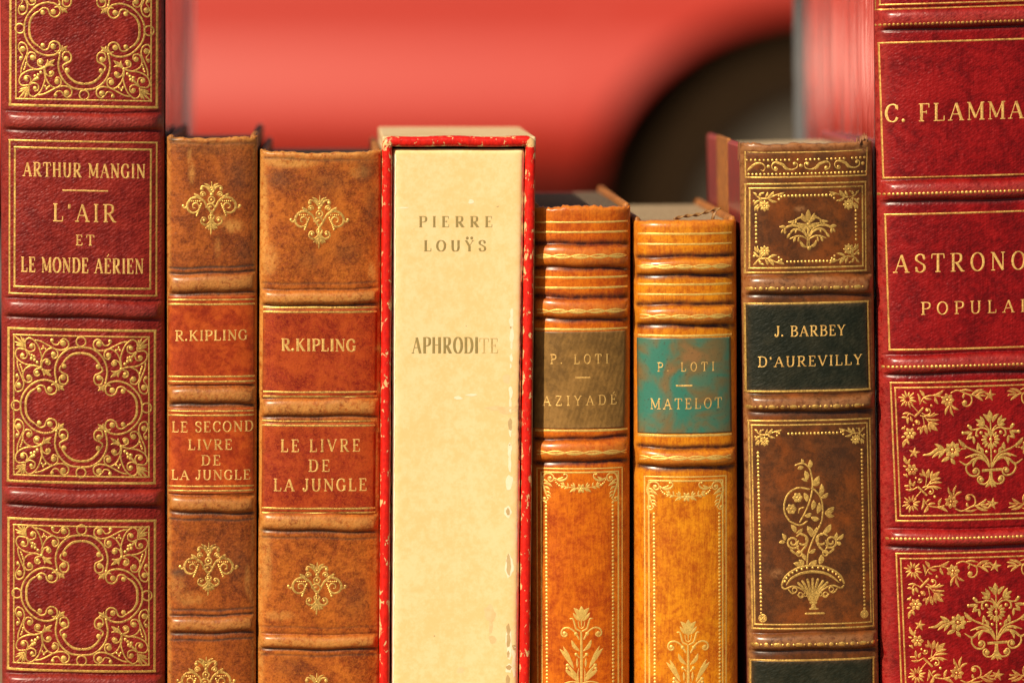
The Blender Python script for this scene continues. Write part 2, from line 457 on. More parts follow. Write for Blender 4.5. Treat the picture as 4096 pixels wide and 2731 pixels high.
class Book:
    def __init__(s, name, label, left, right, top, bottom, depth, sag, p=2.6, tilt=0.0, bands=(), lines=(), headroll=12, group='old books standing in a row',
                 headdip=0.0, headrough=2.0, seed=1, topcurve=0.0, scuffs=(), blots=()):
        """left/right: (x at top, x at bottom) in photograph units; bands: (y0,y1,height mm); lines: (y,halfwidth,depth mm,dirt)"""
        s.left = [x + (x - VPX) * sag * 0.001 / DIST for x in left]
        s.right = [x + (x - VPX) * sag * 0.001 / DIST for x in right]
        s.y0, s.y1 = top, bottom
        s.d = depth; s.sag = sag; s.p = p; s.tilt = tilt; s.bands = bands; s.lines = lines
        s.roll = headroll; s.seed = seed; s.hr = headrough; s.tc = topcurve; s.scuffs = scuffs; s.blots = blots
        xc = (s.left[1] + s.right[1]) / 2
        s.root = thing(name, label, 'book', (WX(xc), 0, WZ(bottom)), group)
        r = np.random.default_rng(seed)
        s.ph = r.uniform(0, 6.28, 8)
    def xl(s, y): return s.left[0] + (s.left[1] - s.left[0]) * (y - s.y0) / (s.y1 - s.y0)
    def xr(s, y): return s.right[0] + (s.right[1] - s.right[0]) * (y - s.y0) / (s.y1 - s.y0)
    def band(s, y):
        h = np.zeros_like(y)
        for y0, y1, hm in s.bands:
            c = (y0 + y1) / 2; hw = (y1 - y0) / 2
            t = np.abs(y - c) / hw
            h += np.where(t < 1, hm * (1 - t ** 3.0) * (1 + 0.12 * np.sin(c * 3.1)), 0) - 0.22 * hm * np.exp(-((t - 1.08) / 0.12) ** 2)
        return h
    def surf(s, x, y, lift=0.0):
        """photograph point -> world point on the spine"""
        x = np.asarray(x, float); y = np.asarray(y, float)
        l = s.xl(y); r = s.xr(y)
        u = np.clip(2 * (x - l) / (r - l) - 1, -1, 1)
        au = np.abs(u)
        Y = s.sag * (1 - (1 - au ** s.p) ** (1 / s.p))
        fade = 1 - sstep(0.88, 1.0, au)
        # the cords run a touch uneven
        yy = y + 3.0 * np.sin(u * 2.1 + s.ph[0] + y * 0.004) + 1.8 * np.sin(u * 6 + s.ph[1] + y * 0.006)
        Y = Y - s.band(yy) * fade
        for yl, hw, dm, di in s.lines:
            Y = Y + dm * np.exp(-((yy - yl) / hw) ** 2) * fade
        # slow dents and swells
        Y = Y + 0.10 * np.sin(y * 0.006 + u * 1.3 + s.ph[2]) + 0.05 * np.sin(y * 0.021 + u * 3 + s.ph[3])
        t = np.clip((s.y0 + s.roll - y) / s.roll, 0, 1)
        Y = Y + s.roll * K * 1000 * (1 - np.sqrt(np.maximum(0, 1 - t ** 2)))
        xc = (l + r) / 2
        top = s.tc * au ** 3 * np.exp(-(y - s.y0) / 60.0)
        return np.stack([WX(x), Y * 0.001, WZ(y + s.tilt * (x - xc) - top)], -1)
    def normal(s, x, y):
        e = 1.5
        a = s.surf(x + e, y) - s.surf(x - e, y); b = s.surf(x, y - e) - s.surf(x, y + e)
        n = np.cross(a, b)
        return n / np.maximum(np.linalg.norm(n, axis=-1), 1e-12)[..., None]
    def place(s, tool, name, mat, parent, base=0.0):
        V = np.vstack(tool.V)
        l = s.xl(V[:, 1]); r = s.xr(V[:, 1]); V[:, 0] = np.clip(V[:, 0], l + 3, r - 3)
        P = s.surf(V[:, 0], V[:, 1]); Nn = s.normal(V[:, 0], V[:, 1])
        lift = (V[:, 2] * K + 0.00003 + base)
        return mesh_obj(name, P + Nn * lift[:, None], tool.F, mat, parent)
    def spine(s, mat, nu=65, step=4.0):
        u = np.sin(np.linspace(-1, 1, nu) * math.pi / 2)
        ys = np.concatenate([s.y0 + s.roll * (1 - np.cos(np.linspace(0, 1, 7) * math.pi / 2))[:-1], np.arange(s.y0 + s.roll, s.y1, step), [s.y1]])
        U, Yp = np.meshgrid(u, ys)
        l = s.xl(Yp); r = s.xr(Yp)
        X = l + (U + 1) / 2 * (r - l)
        P = s.surf(X, Yp)
        # frayed, uneven head edge
        rg = np.random.default_rng(s.seed + 50)
        jag = np.convolve(rg.normal(0, 1, nu + 8), np.ones(5) / 5, 'same')[4:-4] * s.hr + rg.normal(0, 0.35, nu) * s.hr
        w = np.exp(-(ys - s.y0) / 10.0)
        P[:, :, 2] += (w[:, None] * jag[None, :]) * K
        au = np.abs(U)
        dirt = np.zeros_like(U); wear = np.zeros_like(U); crest = np.zeros_like(U)
        yy = Yp + 3.0 * np.sin(U * 2.1 + s.ph[0] + Yp * 0.004) + 1.8 * np.sin(U * 6 + s.ph[1] + Yp * 0.006)
        for yl, hw, dm, di in s.lines: dirt = np.maximum(dirt, di * np.exp(-((yy - yl) / (hw * 1.25)) ** 2))
        for y0, y1, hm in s.bands:
            c = (y0 + y1) / 2; hw = (y1 - y0) / 2
            t = np.abs(yy - c) / hw
            wear = np.maximum(wear, np.where(t < 0.95, 0.75 * (1 - t ** 2), 0))
            crest = np.maximum(crest, np.where(t < 1, 1 - t ** 2, 0))
        dirt *= 1 - sstep(0.9, 1.0, au)
        wear = np.maximum(wear, np.exp(-(Yp - s.y0) / 22.0))
        wear = np.maximum(wear, 0.8 * sstep(0.86, 0.97, au))
        for x, y, rx, ry, k in s.scuffs: wear = np.maximum(wear, k * np.exp(-(((X - x) / rx) ** 2 + ((Yp - y) / ry) ** 2) ** 2))
        for x, y, rx, ry, k in s.blots: dirt = np.maximum(dirt, k * np.exp(-(((X - x) / rx) ** 2 + ((Yp - y) / ry) ** 2)))
        n, m = U.shape
        idx = np.arange(n * m).reshape(n, m)
        # head cap: turn-in going back and down
        V = P.reshape(-1, 3)
        back = P[0].copy(); back2 = P[0].copy(); back3 = P[0].copy()
        back[:, 1] += 0.0012; back[:, 2] += 0.0001
        back2[:, 1] += 0.0026; back2[:, 2] -= 0.0006
        back3[:, 1] += 0.0030; back3[:, 2] -= 0.006
        V = np.vstack([V, back, back2, back3])
        b0 = n * m
        F = np.stack([idx[1:, :-1], idx[1:, 1:], idx[:-1, 1:], idx[:-1, :-1]], -1).reshape(-1, 4).tolist()
        rows = [idx[0], np.arange(b0, b0 + m), np.arange(b0 + m, b0 + 2 * m), np.arange(b0 + 2 * m, b0 + 3 * m)]
        for a, b in zip(rows[:-1], rows[1:]):
            F += np.stack([a[:-1], a[1:], b[1:], b[:-1]], -1).tolist()
        dirt = np.concatenate([dirt.ravel(), np.zeros(3 * m)]); wear = np.concatenate([wear.ravel(), np.full(3 * m, 0.9)]); crest = np.concatenate([crest.ravel(), np.zeros(3 * m)])
        o = mesh_obj('spine', V, F, mat, s.root, attrs={'dirt': dirt, 'wear': wear, 'crest': crest})
        s.sp = o
        return o
    def patch(s, name, mat, x0, y0, x1, y1, xb=None, lift=0.00012, label=None):
        """a leather label pasted on the spine"""
        b0, b1 = xb or (x0, x1)
        nx, ny = 40, max(8, int((y1 - y0) / 5))
        tt, vv = np.meshgrid(np.linspace(0, 1, nx), np.linspace(0, 1, ny))
        Y = y0 + vv * (y1 - y0)
        L = x0 + (b0 - x0) * vv; R = x1 + (b1 - x1) * vv
        rg = np.random.default_rng(s.seed + int(y0))
        X = L + tt * (R - L)
        P = s.surf(X, Y) + s.normal(X, Y) * lift
        edge = np.minimum(np.minimum(tt, 1 - tt) * (x1 - x0), np.minimum(vv, 1 - vv) * (y1 - y0))
        V = P.reshape(-1, 3)
        idx = np.arange(nx * ny).reshape(ny, nx)
        F = np.stack([idx[1:, :-1], idx[1:, 1:], idx[:-1, 1:], idx[:-1, :-1]], -1).reshape(-1, 4).tolist()
        # skirt down into the spine
        loop = np.concatenate([idx[0], idx[1:, -1], idx[-1, ::-1][1:], idx[::-1, 0][1:-1]])
        sk = V[loop] - s.normal(X, Y).reshape(-1, 3)[loop] * (lift * 2.0)
        nb = len(V); V = np.vstack([V, sk]); m = len(loop)
        for i in range(m):
            j = (i + 1) % m
            F.append((int(loop[i]), int(loop[j]), nb + j, nb + i))
        wear = np.concatenate([(np.exp(-edge / 7.0)).ravel() * 0.55, np.full(m, 0.6)])
        o = mesh_obj(name, V, F, mat, s.root, attrs={'dirt': np.zeros(len(V)), 'wear': wear})
        if label: o['label'] = label
        return o
    def block(s, board_mat, page_mat, board_up=6, thick=30, recess=34, board_top_var=0, left_mat=None, right_mat=None):
        """two cover boards and the text block between them"""
        y_s = s.sag * 0.001
        def slab(xa, xb, ytop, ya, yb, z_extra=0.0):
            # xa,xb functions of photograph y
            V = []
            for y in (s.y1, ytop):
                for (f, yy) in ((xa, ya), (xb, ya), (xb, yb), (xa, yb)):
                    xx = f(y)
                    V.append((WX(xx), yy, WZ(y + s.tilt * (xx - (s.xl(y) + s.xr(y)) / 2))))
            return V, hexa(None)
        yt = s.y0 - board_up
        i = 1.5
        V, F = slab(lambda y: s.xl(y) + i, lambda y: s.xl(y) + i + thick, yt, y_s * 0.85, s.d)
        lb = bevel(mesh_obj('cover_board', V, F, left_mat or board_mat, s.root, smooth=False), 0.0012, 3)
        V, F = slab(lambda y: s.xr(y) - i - thick, lambda y: s.xr(y) - i, yt, y_s * 0.85, s.d)
        rb = bevel(mesh_obj('cover_board', V, F, right_mat or board_mat, s.root, smooth=False), 0.0012, 3)
        V, F = slab(lambda y: s.xl(y) + thick + 2.5, lambda y: s.xr(y) - thick - 2.5, s.y0 + recess, max(y_s * 0.8, 0.0045), s.d - 0.004)
        pb = mesh_obj('page_block', V, F, page_mat, s.root, smooth=False)
        return lb, rb, pb

# ------------------------------------------------------------------ gilt ornaments (local units, traced by eye)
def quatrefoil(t, cx, cy, sx=0.4785, sy=0.4785):
    """four-lobed scroll panel, drawn for one quarter and mirrored"""
    for fx, fy in ((1, 1), (-1, 1), (1, -1), (-1, -1)):
        t.frame((cx, cy), (sx, sy), (688, 793), (fx, fy), ws=sx)
        w, v = 17, 14
        t.st([(690, 292), (600, 303), (530, 350), (485, 420), (470, 500), (485, 590)], w)
        t.st([(478, 605), (440, 580), (370, 572), (290, 600), (222, 665), (188, 730), (178, 797)], w)
        t.st([(690, 340), (620, 352), (565, 392), (525, 448)], [21, 22, 20, 14])
        t.dot(545, 452, 21)
        t.st([(520, 448), (508, 485), (535, 508), (572, 528), (578, 572), (556, 603), (518, 598), (506, 565), (518, 535)], 15)
        t.dot(537, 545, 24)
        t.st([(222, 797), (228, 735), (258, 680), (305, 645)], [21, 22, 20, 14])
        t.dot(338, 655, 20)
        t.st([(305, 645), (345, 618), (382, 628), (400, 672), (435, 692), (474, 676), (486, 636), (468, 606), (438, 612)], 15)
        t.dot(427, 648, 24)
        t.leaf((480, 600), (548, 655), 34, 0); t.leaf((486, 604), (548, 618), 22, 0.2); t.leaf((484, 604), (502, 662), 22, -0.2)
        t.dot(482, 590, 13)
        # corner hearts
        t.st([(350, 470), (362, 420), (352, 350), (318, 270), (262, 225), (220, 252), (222, 318)], v)
        t.st([(350, 470), (300, 455), (222, 444), (158, 408), (136, 355), (160, 318), (222, 322)], v)
        t.st([(222, 322), (262, 340), (300, 322), (298, 282), (268, 272)], 13); t.dot(272, 294, 19)
        t.st([(222, 322), (238, 362), (222, 396), (186, 392), (178, 366)], 13); t.dot(196, 372, 19)
        for p in ((272, 398), (295, 380), (300, 408), (322, 428), (278, 372)): t.dot(p[0], p[1], 14)
        t.leaf((222, 322), (308, 412), 20, 0)
        for q in ((128, 208), (178, 206), (128, 258), (205, 222), (140, 285)): t.leaf((212, 306), q, 22, 0.05)
        t.st([(300, 240), (350, 250), (410, 280), (470, 310), (535, 318), (580, 292), (580, 248), (545, 225), (512, 246)], v)
        t.dot(538, 262, 25)
        t.st([(512, 246), (492, 275), (458, 270), (432, 240)], 12); t.dot(446, 240, 16)
        t.st([(150, 410), (158, 470), (188, 545), (208, 605), (192, 660), (150, 676), (130, 640), (148, 592)], v)
        t.dot(165, 622, 24)
        t.st([(148, 592), (166, 565), (150, 530), (136, 545)], 12); t.dot(150, 545, 15)
        t.st([(350, 470), (358, 400), (396, 330), (450, 303), (490, 332), (490, 375), (460, 390), (440, 365)], v); t.dot(458, 356, 23)
        t.st([(350, 470), (290, 452), (222, 482), (200, 540), (226, 592), (270, 586), (276, 545)], v); t.dot(251, 552, 23)
        t.st([(352, 468), (370, 415), (408, 398), (432, 428), (410, 448)], 13); t.dot(408, 424, 20)
        t.st([(350, 472), (300, 492), (298, 528), (325, 540), (345, 522)], 13); t.dot(320, 514, 19)
        t.leaf((356, 476), (442, 540), 36, 0); t.leaf((358, 474), (440, 486), 26, 0.2); t.leaf((356, 480), (378, 540), 26, -0.2)
        t.dot(352, 470, 15)
        for p in ((372, 290), (360, 316), (394, 314)): t.leaf((370, 300), p, 18, 0); t.dot(p[0], p[1], 9)
        for p in ((186, 470), (178, 450), (196, 505)): t.leaf((188, 472), p, 18, 0); t.dot(p[0], p[1], 9)
    t.frame((cx, cy), (sx, sy), (688, 793), ws=sx)
    for x, y in ((688, 247), (688, 1339), (142, 793), (1234, 793)): t.ring(x, y, 40, 14)

def scroll_fleuron(t, cx, cy, s=0.446, worn=0.0):
    """palmette with two big spirals"""
    for fx in (1, -1):
        t.frame((cx, cy), s, (625, 760), (fx, 1))
        t.leaf((632, 612), (692, 538), 30, -0.15); t.leaf((640, 600), (660, 560), 20, 0)
        t.st([(640, 606), (672, 575), (706, 566), (724, 588)], 18); t.dot(712, 592, 17)
        t.spiral(704, 640, 27, 7, 160, 1.2, 14); t.dot(704, 640, 10)
        t.leaf((722, 662), (782, 628), 34, 0.1); t.leaf((722, 664), (760, 662), 22, 0)
        t.st([(600, 838), (632, 800), (664, 748), (690, 700), (724, 668)], [10, 16, 20, 20, 14])
        t.st([(700, 700), (748, 666), (806, 678), (842, 728), (830, 782), (786, 804), (746, 786), (734, 744), (758, 716), (790, 728), (790, 758), (768, 760)], [16, 20, 24, 24, 22, 18, 16, 15, 14, 14, 12, 10])
        t.dots((716, 726), (756, 828), 18, 10); t.dots((728, 700), (800, 700), 17, 8); t.leaf((742, 800), (766, 836), 18, 0)
        t.st([(842, 740), (862, 760), (884, 748)], 16); t.dot(880, 742, 14)
        t.st([(600, 835), (618, 870), (644, 862), (652, 830)], 14)
        t.st([(628, 850), (640, 888), (678, 912), (716, 890), (712, 856), (688, 846), (668, 866)], [20, 24, 22, 18, 16, 14, 12]); t.dot(690, 872, 14)
        t.leaf((628, 900), (682, 944), 34, 0.1); t.leaf((626, 900), (652, 962), 22, 0)
    t.frame((cx, cy), s, (625, 760))
    t.st([(628, 524), (628, 575)], [8, 16]); t.ring(627, 600, 22, 16); t.dot(627, 600, 9); t.dot(627, 642, 17)
    t.ring(626, 690, 28, 16); t.dot(626, 690, 12); t.spiral(622, 762, 46, 10, 180, 1.35, 17); t.st([(622, 850), (622, 950), (618, 1000)], [18, 20, 10])
    t.dots((622, 812), (622, 850), 18, 11)

def garland(t, cx, y0):
    """swag with corner scrolls; local units of a strong enlargement"""
    for fx in (1, -1):
        t.frame((cx, y0), 0.17007, (1150, 0), (fx, 1))
        t.st([(450, 190), (340, 195), (280, 270), (258, 400), (320, 590), (390, 790)], [22, 40, 55, 60, 50, 20])
        for a, b, w in (((285, 330), (415, 470), 62), ((290, 420), (492, 490), 70), ((310, 500), (440, 582), 60), ((350, 610), (465, 680), 45), ((365, 690), (462, 755), 48), ((375, 740), (405, 808), 40)):
            t.leaf(a, b, w, -0.12)
        t.st([(390, 790), (345, 842), (272, 832), (258, 772), (300, 748)], 32); t.dot(312, 780, 34)
        t.st([(330, 200), (400, 182), (480, 208), (524, 270), (510, 342), (450, 372), (400, 332), (398, 282), (440, 262)], 36); t.dot(440, 296, 42)
        t.st([(530, 285), (610, 330), (700, 352), (790, 322), (842, 260), (826, 205), (770, 190)], [30, 50, 58, 50, 36, 28, 24]); t.dot(775, 206, 26)
        t.leaf((610, 318), (752, 258), 62, 0.1)
        for x, y, r in ((556, 345, 15), (580, 395, 20), (612, 430, 24), (655, 466, 28)): t.dot(x, y, r)
        t.st([(680, 470), (780, 482), (900, 508), (1090, 528)], 22)
        for a, b, w in (((770, 480), (682, 402), 50), ((775, 478), (732, 386), 44), ((775, 492), (688, 528), 44), ((862, 500), (845, 392), 42), ((890, 505), (765, 545), 55), ((1015, 512), (972, 398), 55), ((990, 510), (920, 438), 42), ((1075, 524), (895, 622), 62), ((1062, 525), (985, 612), 45)):
            t.leaf(a, b, w, 0.06)
    t.frame((cx, y0), 0.17007, (1150, 0))
    t.flower(1165, 535, 15, 118, 6, 72, 0.35, 26)

def tulip(t, cx, y0):
    for fx in (1, -1):
        t.frame((cx, y0), 0.2239, (650, 0), (fx, 1))
        t.leaf((620, 450), (512, 212), 105, 0.15); t.leaf((596, 440), (498, 300), 60, 0)
        t.st([(440, 408), (496, 408), (528, 500), (556, 585), (645, 632)], [14, 30, 34, 34, 28]); t.st([(590, 450), (606, 545), (650, 582)], 18)
        t.st([(610, 780), (562, 690), (500, 612), (405, 566), (312, 598), (292, 685), (345, 726), (392, 692), (372, 645)], [36, 30, 30, 34, 32, 32, 30, 28, 24]); t.dot(550, 676, 34); t.dot(350, 668, 36)
        t.leaf((615, 985), (472, 785), 78, -0.1); t.leaf((512, 1290), (262, 942), 95, 0.05); t.leaf((482, 1215), (322, 895), 70, 0)
        t.dot(556, 1045, 30); t.st([(615, 1110), (590, 1075), (560, 1048)], 22)
        t.leaf((575, 1280), (572, 1108), 46, 0); t.st([(600, 1530), (520, 1440), (440, 1380), (368, 1325)], [50, 90, 80, 36]); t.st([(560, 1420), (480, 1330), (410, 1240)], [50, 60, 36])
        t.dot(402, 1240, 32); t.dot(392, 1300, 26); t.st([(600, 1280), (585, 1400), (600, 1540)], [10, 26, 16])
        t.st([(630, 1560), (500, 1530), (400, 1545), (330, 1575)], 26); t.leaf((640, 1700), (520, 1900), 60, 0.1); t.leaf((620, 1640), (420, 1760), 60, 0.1)
    t.frame((cx, y0), 0.2239, (650, 0))
    t.leaf((650, 410), (650, 180), 120, 0); t.leaf((650, 560), (650, 370), 30, 0)
    t.st([(645, 630), (648, 900), (648, 1200), (648, 1900)], [36, 46, 54, 40])

def vine(t, x0, x1, y, amp=6.5, per=118, ph=0.0, wgt=1.0):
    t.frame((0, 0), 1.0)
    n = int((x1 - x0) / 8)
    xs = [x0 + (x1 - x0) * i / n for i in range(n + 1)]
    for sgn in (1, -1):
        t.st([(x, y + sgn * amp * math.sin((x - x0) * 2 * math.pi / per + ph)) for x in xs], 5.8 * wgt, step=4)
    k = 0
    x = x0 + per * (0.25 - ph / (2 * math.pi)) - per / 2
    while x < x1 - 10:
        if x > x0 + 12:
            f = 1 if k % 2 == 0 else -1
            t.leaf((x - per * 0.22, y + f * 3), (x + per * 0.2, y - f * 1), 10.5 * wgt, 0.06)
            t.leaf((x - per * 0.08, y - f * 4), (x + per * 0.2, y - f * 5), 7 * wgt, -0.05)
        x += per / 2; k += 1

def corner_spray(t, x, y, s=0.3444, flip=(1, 1), shear=0.0):
    t.frame((x, y), s, (160, 540), flip, shear)
    t.st([(165, 545), (230, 612), (330, 620), (420, 582), (512, 558)], [12, 18, 20, 16, 12])
    for a, b, w in (((225, 606), (245, 552), 34), ((330, 612), (398, 540), 48), ((300, 610), (330, 545), 34), ((420, 580), (520, 552), 40), ((330, 622), (440, 662), 34), ((205, 590), (165, 552), 30), ((232, 640), (170, 702), 36), ((225, 690), (180, 768), 36), ((218, 720), (215, 770), 24), ((250, 560), (290, 548), 24)):
        t.leaf(a, b, w, 0.1)
    t.st([(232, 612), (244, 680), (214, 745)], 16); t.st([(240, 620), (280, 670)], 12)
    for q in ((460, 590), (458, 632), (488, 604), (172, 650)): t.dot(q[0], q[1], 15)
    t.flower(293, 708, 14, 66, 8, 38, 0.2, 14)

def fan_palm(t, cx, cy, s=0.3444):
    for fx in (1, -1):
        t.frame((cx, cy), s, (793, 975), (fx, 1))
        t.leaf((800, 900), (868, 790), 58, 0.1); t.leaf((806, 880), (888, 822), 40, 0.1)
        t.st([(803, 930), (822, 880), (860, 848), (908, 850), (960, 890)], [14, 18, 22, 24, 18]); t.leaf((940, 870), (1030, 892), 34, 0.1); t.leaf((955, 885), (985, 922), 26, 0); t.leaf((930, 880), (950, 920), 22, 0)
        t.st([(808, 1060), (840, 990), (900, 945), (980, 932), (1045, 952), (1072, 980)], [12, 20, 28, 30, 28, 20]); t.leaf((1040, 965), (1125, 945), 46, -0.1); t.leaf((1062, 975), (1062, 1030), 36, 0); t.leaf((1080, 975), (1108, 1020), 28, 0)
        t.st([(812, 1070), (850, 1010), (910, 978), (970, 985), (1005, 1030)], [12, 22, 28, 28, 24]); t.leaf((1000, 1020), (1042, 1078), 34, 0); t.leaf((930, 985), (945, 1022), 22, 0)
        t.st([(810, 1090), (870, 1058), (930, 1058), (1005, 1085)], [12, 22, 22, 12]); t.leaf((900, 1070), (910, 1122), 30, 0); t.leaf((940, 1070), (965, 1125), 32, 0)
        t.leaf((808, 1190), (890, 1105), 42, 0.15); t.st([(805, 1195), (803, 1100), (800, 1000)], 14)
        t.leaf((795, 925), (930, 905), 44, 0.08); t.leaf((795, 930), (905, 960), 42, 0); t.leaf((795, 930), (860, 1000), 42, 0)
    t.frame((cx, cy), s, (793, 975))
    t.leaf((793, 900), (793, 748), 72, 0); t.leaf((793, 940), (795, 1030), 40, 0); t.dot(795, 922, 20); t.dot(803, 1198, 22)

def s_scroll(t, x, y, s=0.3444, flip=(1, 1)):
    t.frame((x, y), s, (520, 245), flip)
    t.st([(440, 268), (425, 292), (388, 280), (372, 240), (395, 205), (440, 204), (500, 228), (548, 272), (610, 285), (662, 262), (668, 222), (640, 202), (615, 215)], [14, 16, 14, 14, 18, 30, 36, 26, 16, 14, 14, 14, 12])
    t.dot(418, 270, 20); t.dot(634, 222, 18); t.leaf((500, 245), (548, 288), 26, 0)
    t.dot(708, 242, 20)

def bead_row(t, x0, x1, y, y1, pitch=43):
    n = int((x1 - x0) / pitch)
    t.frame((0, 0), 1.0)
    for i in range(n + 1):
        x = x0 + i * pitch; yy = y + (y1 - y) * i / max(1, n)
        if i % 2 == 0: t.dot(x, yy, 8.5, 1.9)
        else: t.dot(x, yy, 8.0, 1.15)
        t.dot(x + pitch * 0.52, yy, 4.6)

def flower_basket(t, cx, cy, s=0.5102):
    """cx,cy: photograph point of local (494,1150)"""
    t.frame((cx, cy), s, (494, 1150), shear=0.02)
    L = t.leaf
    t.st([(248, 1155), (278, 1085), (345, 1032), (420, 1006), (500, 1000), (580, 1010), (660, 1042), (716, 1092), (742, 1150)], 17)
    t.st([(285, 1150), (325, 1098), (400, 1060), (490, 1048), (585, 1060), (655, 1098), (702, 1140)], [10, 18, 22, 24, 22, 18, 10])
    for i in range(15):
        a = math.pi * (0.06 + 0.88 * i / 14); t.dot(495 - 222 * math.cos(a), 1145 - 128 * math.sin(a), 10)
    for x, y in ((372, 1128), (408, 1112), (450, 1100), (493, 1094), (536, 1100), (578, 1114), (614, 1130)): t.st([(x, y), (490 + (x - 490) * 0.42, 1200), (492 + (x - 490) * 0.1, 1290)], [22, 20, 8])
    for fx in (1, -1):
        t.frame((cx, cy), s, (494, 1150), (fx, 1), 0.02)
        t.st([(248, 1158), (275, 1180), (335, 1160), (395, 1178), (440, 1215), (468, 1280)], 15)
        for x, y, r in ((350, 1190, 18), (396, 1226, 16), (436, 1226, 14)): t.ring(x, y, r, 10)
        t.st([(300, 1182), (330, 1215), (362, 1208)], 12); t.st([(368, 1222), (395, 1250), (420, 1240)], 12)
    t.frame((cx, cy), s, (494, 1150), shear=0.02)
    t.st([(465, 1292), (525, 1292)], 20); t.st([(495, 1300), (495, 1345)], [30, 56]); t.st([(460, 1340), (535, 1340)], 16); t.st([(425, 1376), (585, 1376)], 16)
    t.st([(450, 995), (462, 900), (500, 800), (540, 720), (572, 650), (582, 560), (568, 470), (525, 412), (492, 392)], 14)
    t.st([(325, 655), (285, 585), (284, 505), (318, 432), (390, 390), (485, 402)], 15); t.st([(320, 650), (400, 682), (462, 650)], 14)
    t.st([(398, 662), (440, 590), (472, 520), (496, 440), (506, 370), (500, 300), (480, 232), (430, 198), (370, 215)], 14)
    t.st([(392, 590), (402, 555), (440, 542)], 12)
    for a, b, w in (((500, 372), (560, 300), 52), ((505, 370), (565, 345), 36), ((560, 462), (578, 362), 46), ((570, 470), (628, 436), 40), ((598, 592), (672, 545), 52), ((600, 595), (672, 618), 38), ((580, 752), (645, 680), 50), ((490, 772), (458, 690), 52), ((485, 775), (535, 700), 36), ((460, 500), (438, 428), 42), ((500, 562), (512, 488), 46), ((540, 592), (556, 508), 46), ((440, 612), (494, 592), 40), ((490, 622), (555, 638), 44), ((462, 332), (450, 256), 44), ((465, 342), (420, 320), 26), ((482, 240), (492, 172), 42), ((440, 230), (392, 242), 38), ((432, 200), (425, 165), 28), ((366, 742), (332, 676), 42), ((372, 745), (424, 708), 34), ((285, 812), (236, 818), 34), ((285, 800), (262, 746), 36), ((668, 800), (690, 748), 34), ((690, 802), (744, 760), 34), ((690, 820), (724, 838), 36), ((405, 1002), (346, 980), 44), ((420, 1000), (388, 952), 46), ((465, 992), (530, 960), 48), ((548, 992), (565, 915), 50), ((440, 960), (405, 900), 36), ((465, 900), (520, 870), 34)):
        L(a, b, w, 0.08)
    t.flower(337, 555, 10, 42, 6, 40, 0.3, 14); t.flower(387, 466, 10, 40, 6, 38, 0.0, 14)
    for fx, ox in ((1, 0), (-1, 0)):
        t.frame((cx, cy), s, (474, 1150), (fx, 1), 0.02)
        t.spiral(325, 815, 52, 12, 30, 1.5, 17); t.spiral(400, 800, 44, 34, -110, 0.7, 18); t.st([(300, 870), (350, 905), (395, 880), (430, 830), (425, 780)], 18)
        t.ring(372, 905, 20, 13); t.st([(350, 770), (395, 750), (430, 780)], 14); t.st([(370, 800), (352, 850), (372, 875)], 14)

def bouquet(t, cx, cy, s=0.37):
    """cx,cy = photograph point of local (1098,780)"""
    for fx in (1, -1):
        t.frame((cx, cy), s, (1098, 780), (fx, 1))
        L = t.leaf
        L((1080, 465), (1012, 375), 46, 0.12)
        for q in ((932, 428), (978, 392), (942, 492)): L((1026, 500), q, 44, 0.05)
        t.st([(1092, 580), (1045, 535), (985, 524), (945, 556), (938, 605)], 20); t.st([(1090, 560), (1060, 520), (1035, 495)], 14)
        t.st([(985, 526), (920, 540), (875, 535)], 18); L((890, 540), (855, 488), 40, 0); L((900, 565), (782, 575), 38, 0); t.dot(798, 574, 18); t.dot(858, 500, 17)
        L((895, 575), (845, 648), 36, 0.1); L((915, 615), (835, 640), 26, 0); L((912, 610), (916, 696), 34, 0); L((930, 600), (966, 615), 28, 0)
        t.dot(992, 576, 19); t.dot(1052, 782, 16)
        t.st([(1086, 950), (1062, 870), (1010, 805), (940, 772), (860, 738), (790, 690)], [14, 20, 24, 24, 20, 14]); L((850, 735), (748, 638), 46, -0.08); L((950, 765), (958, 682), 46, 0.1); L((1012, 800), (975, 730), 40, 0.1)
        t.flower(685, 752, 26, 92, 8, 58, 0.2, 18); t.ring(685, 752, 40, 12)
        L((602, 748), (492, 680), 44, 0); t.st([(602, 745), (520, 742), (450, 790), (368, 802)], [14, 34, 34, 10]); L((602, 756), (466, 832), 40, 0.08); L((604, 765), (535, 842), 36, 0.08)
        L((660, 832), (568, 876), 50, 0.05); L((665, 842), (712, 910), 46, 0); t.st([(780, 745), (830, 740)], 14)
        t.st([(1080, 950), (1045, 885), (975, 848), (905, 865), (835, 918), (752, 870)], [14, 22, 28, 28, 26, 10]); L((960, 850), (905, 945), 34, 0.15)
        t.st([(835, 918), (832, 975), (875, 1030), (940, 1040), (972, 1000), (952, 962), (912, 962)], [18, 20, 22, 22, 20, 18, 16]); t.dot(925, 990, 27)
        t.st([(1072, 930), (1005, 835), (925, 810), (818, 842)], [14, 26, 30, 10]); L((920, 812), (880, 838), 26, 0)
        t.st([(1092, 990), (1082, 1080), (1040, 1128), (982, 1122), (955, 1080), (975, 1048), (1008, 1062)], 20); t.dot(998, 1084, 26)
        L((1100, 1110), (1040, 1165), 36, 0); L((1100, 1060), (1060, 1130), 20, 0)
    t.frame((cx, cy), s, (1098, 780))
    L = t.leaf
    L((1090, 462), (1084, 335), 66, 0); L((1092, 1050), (1112, 1172), 40, 0)
    t.st([(1093, 460), (1098, 700), (1104, 960)], 17); t.flower(1095, 652, 40, 104, 14, 34, 0.1, 18)
    t.st([(1000, 985), (1220, 976)], 32, ends=0.9)

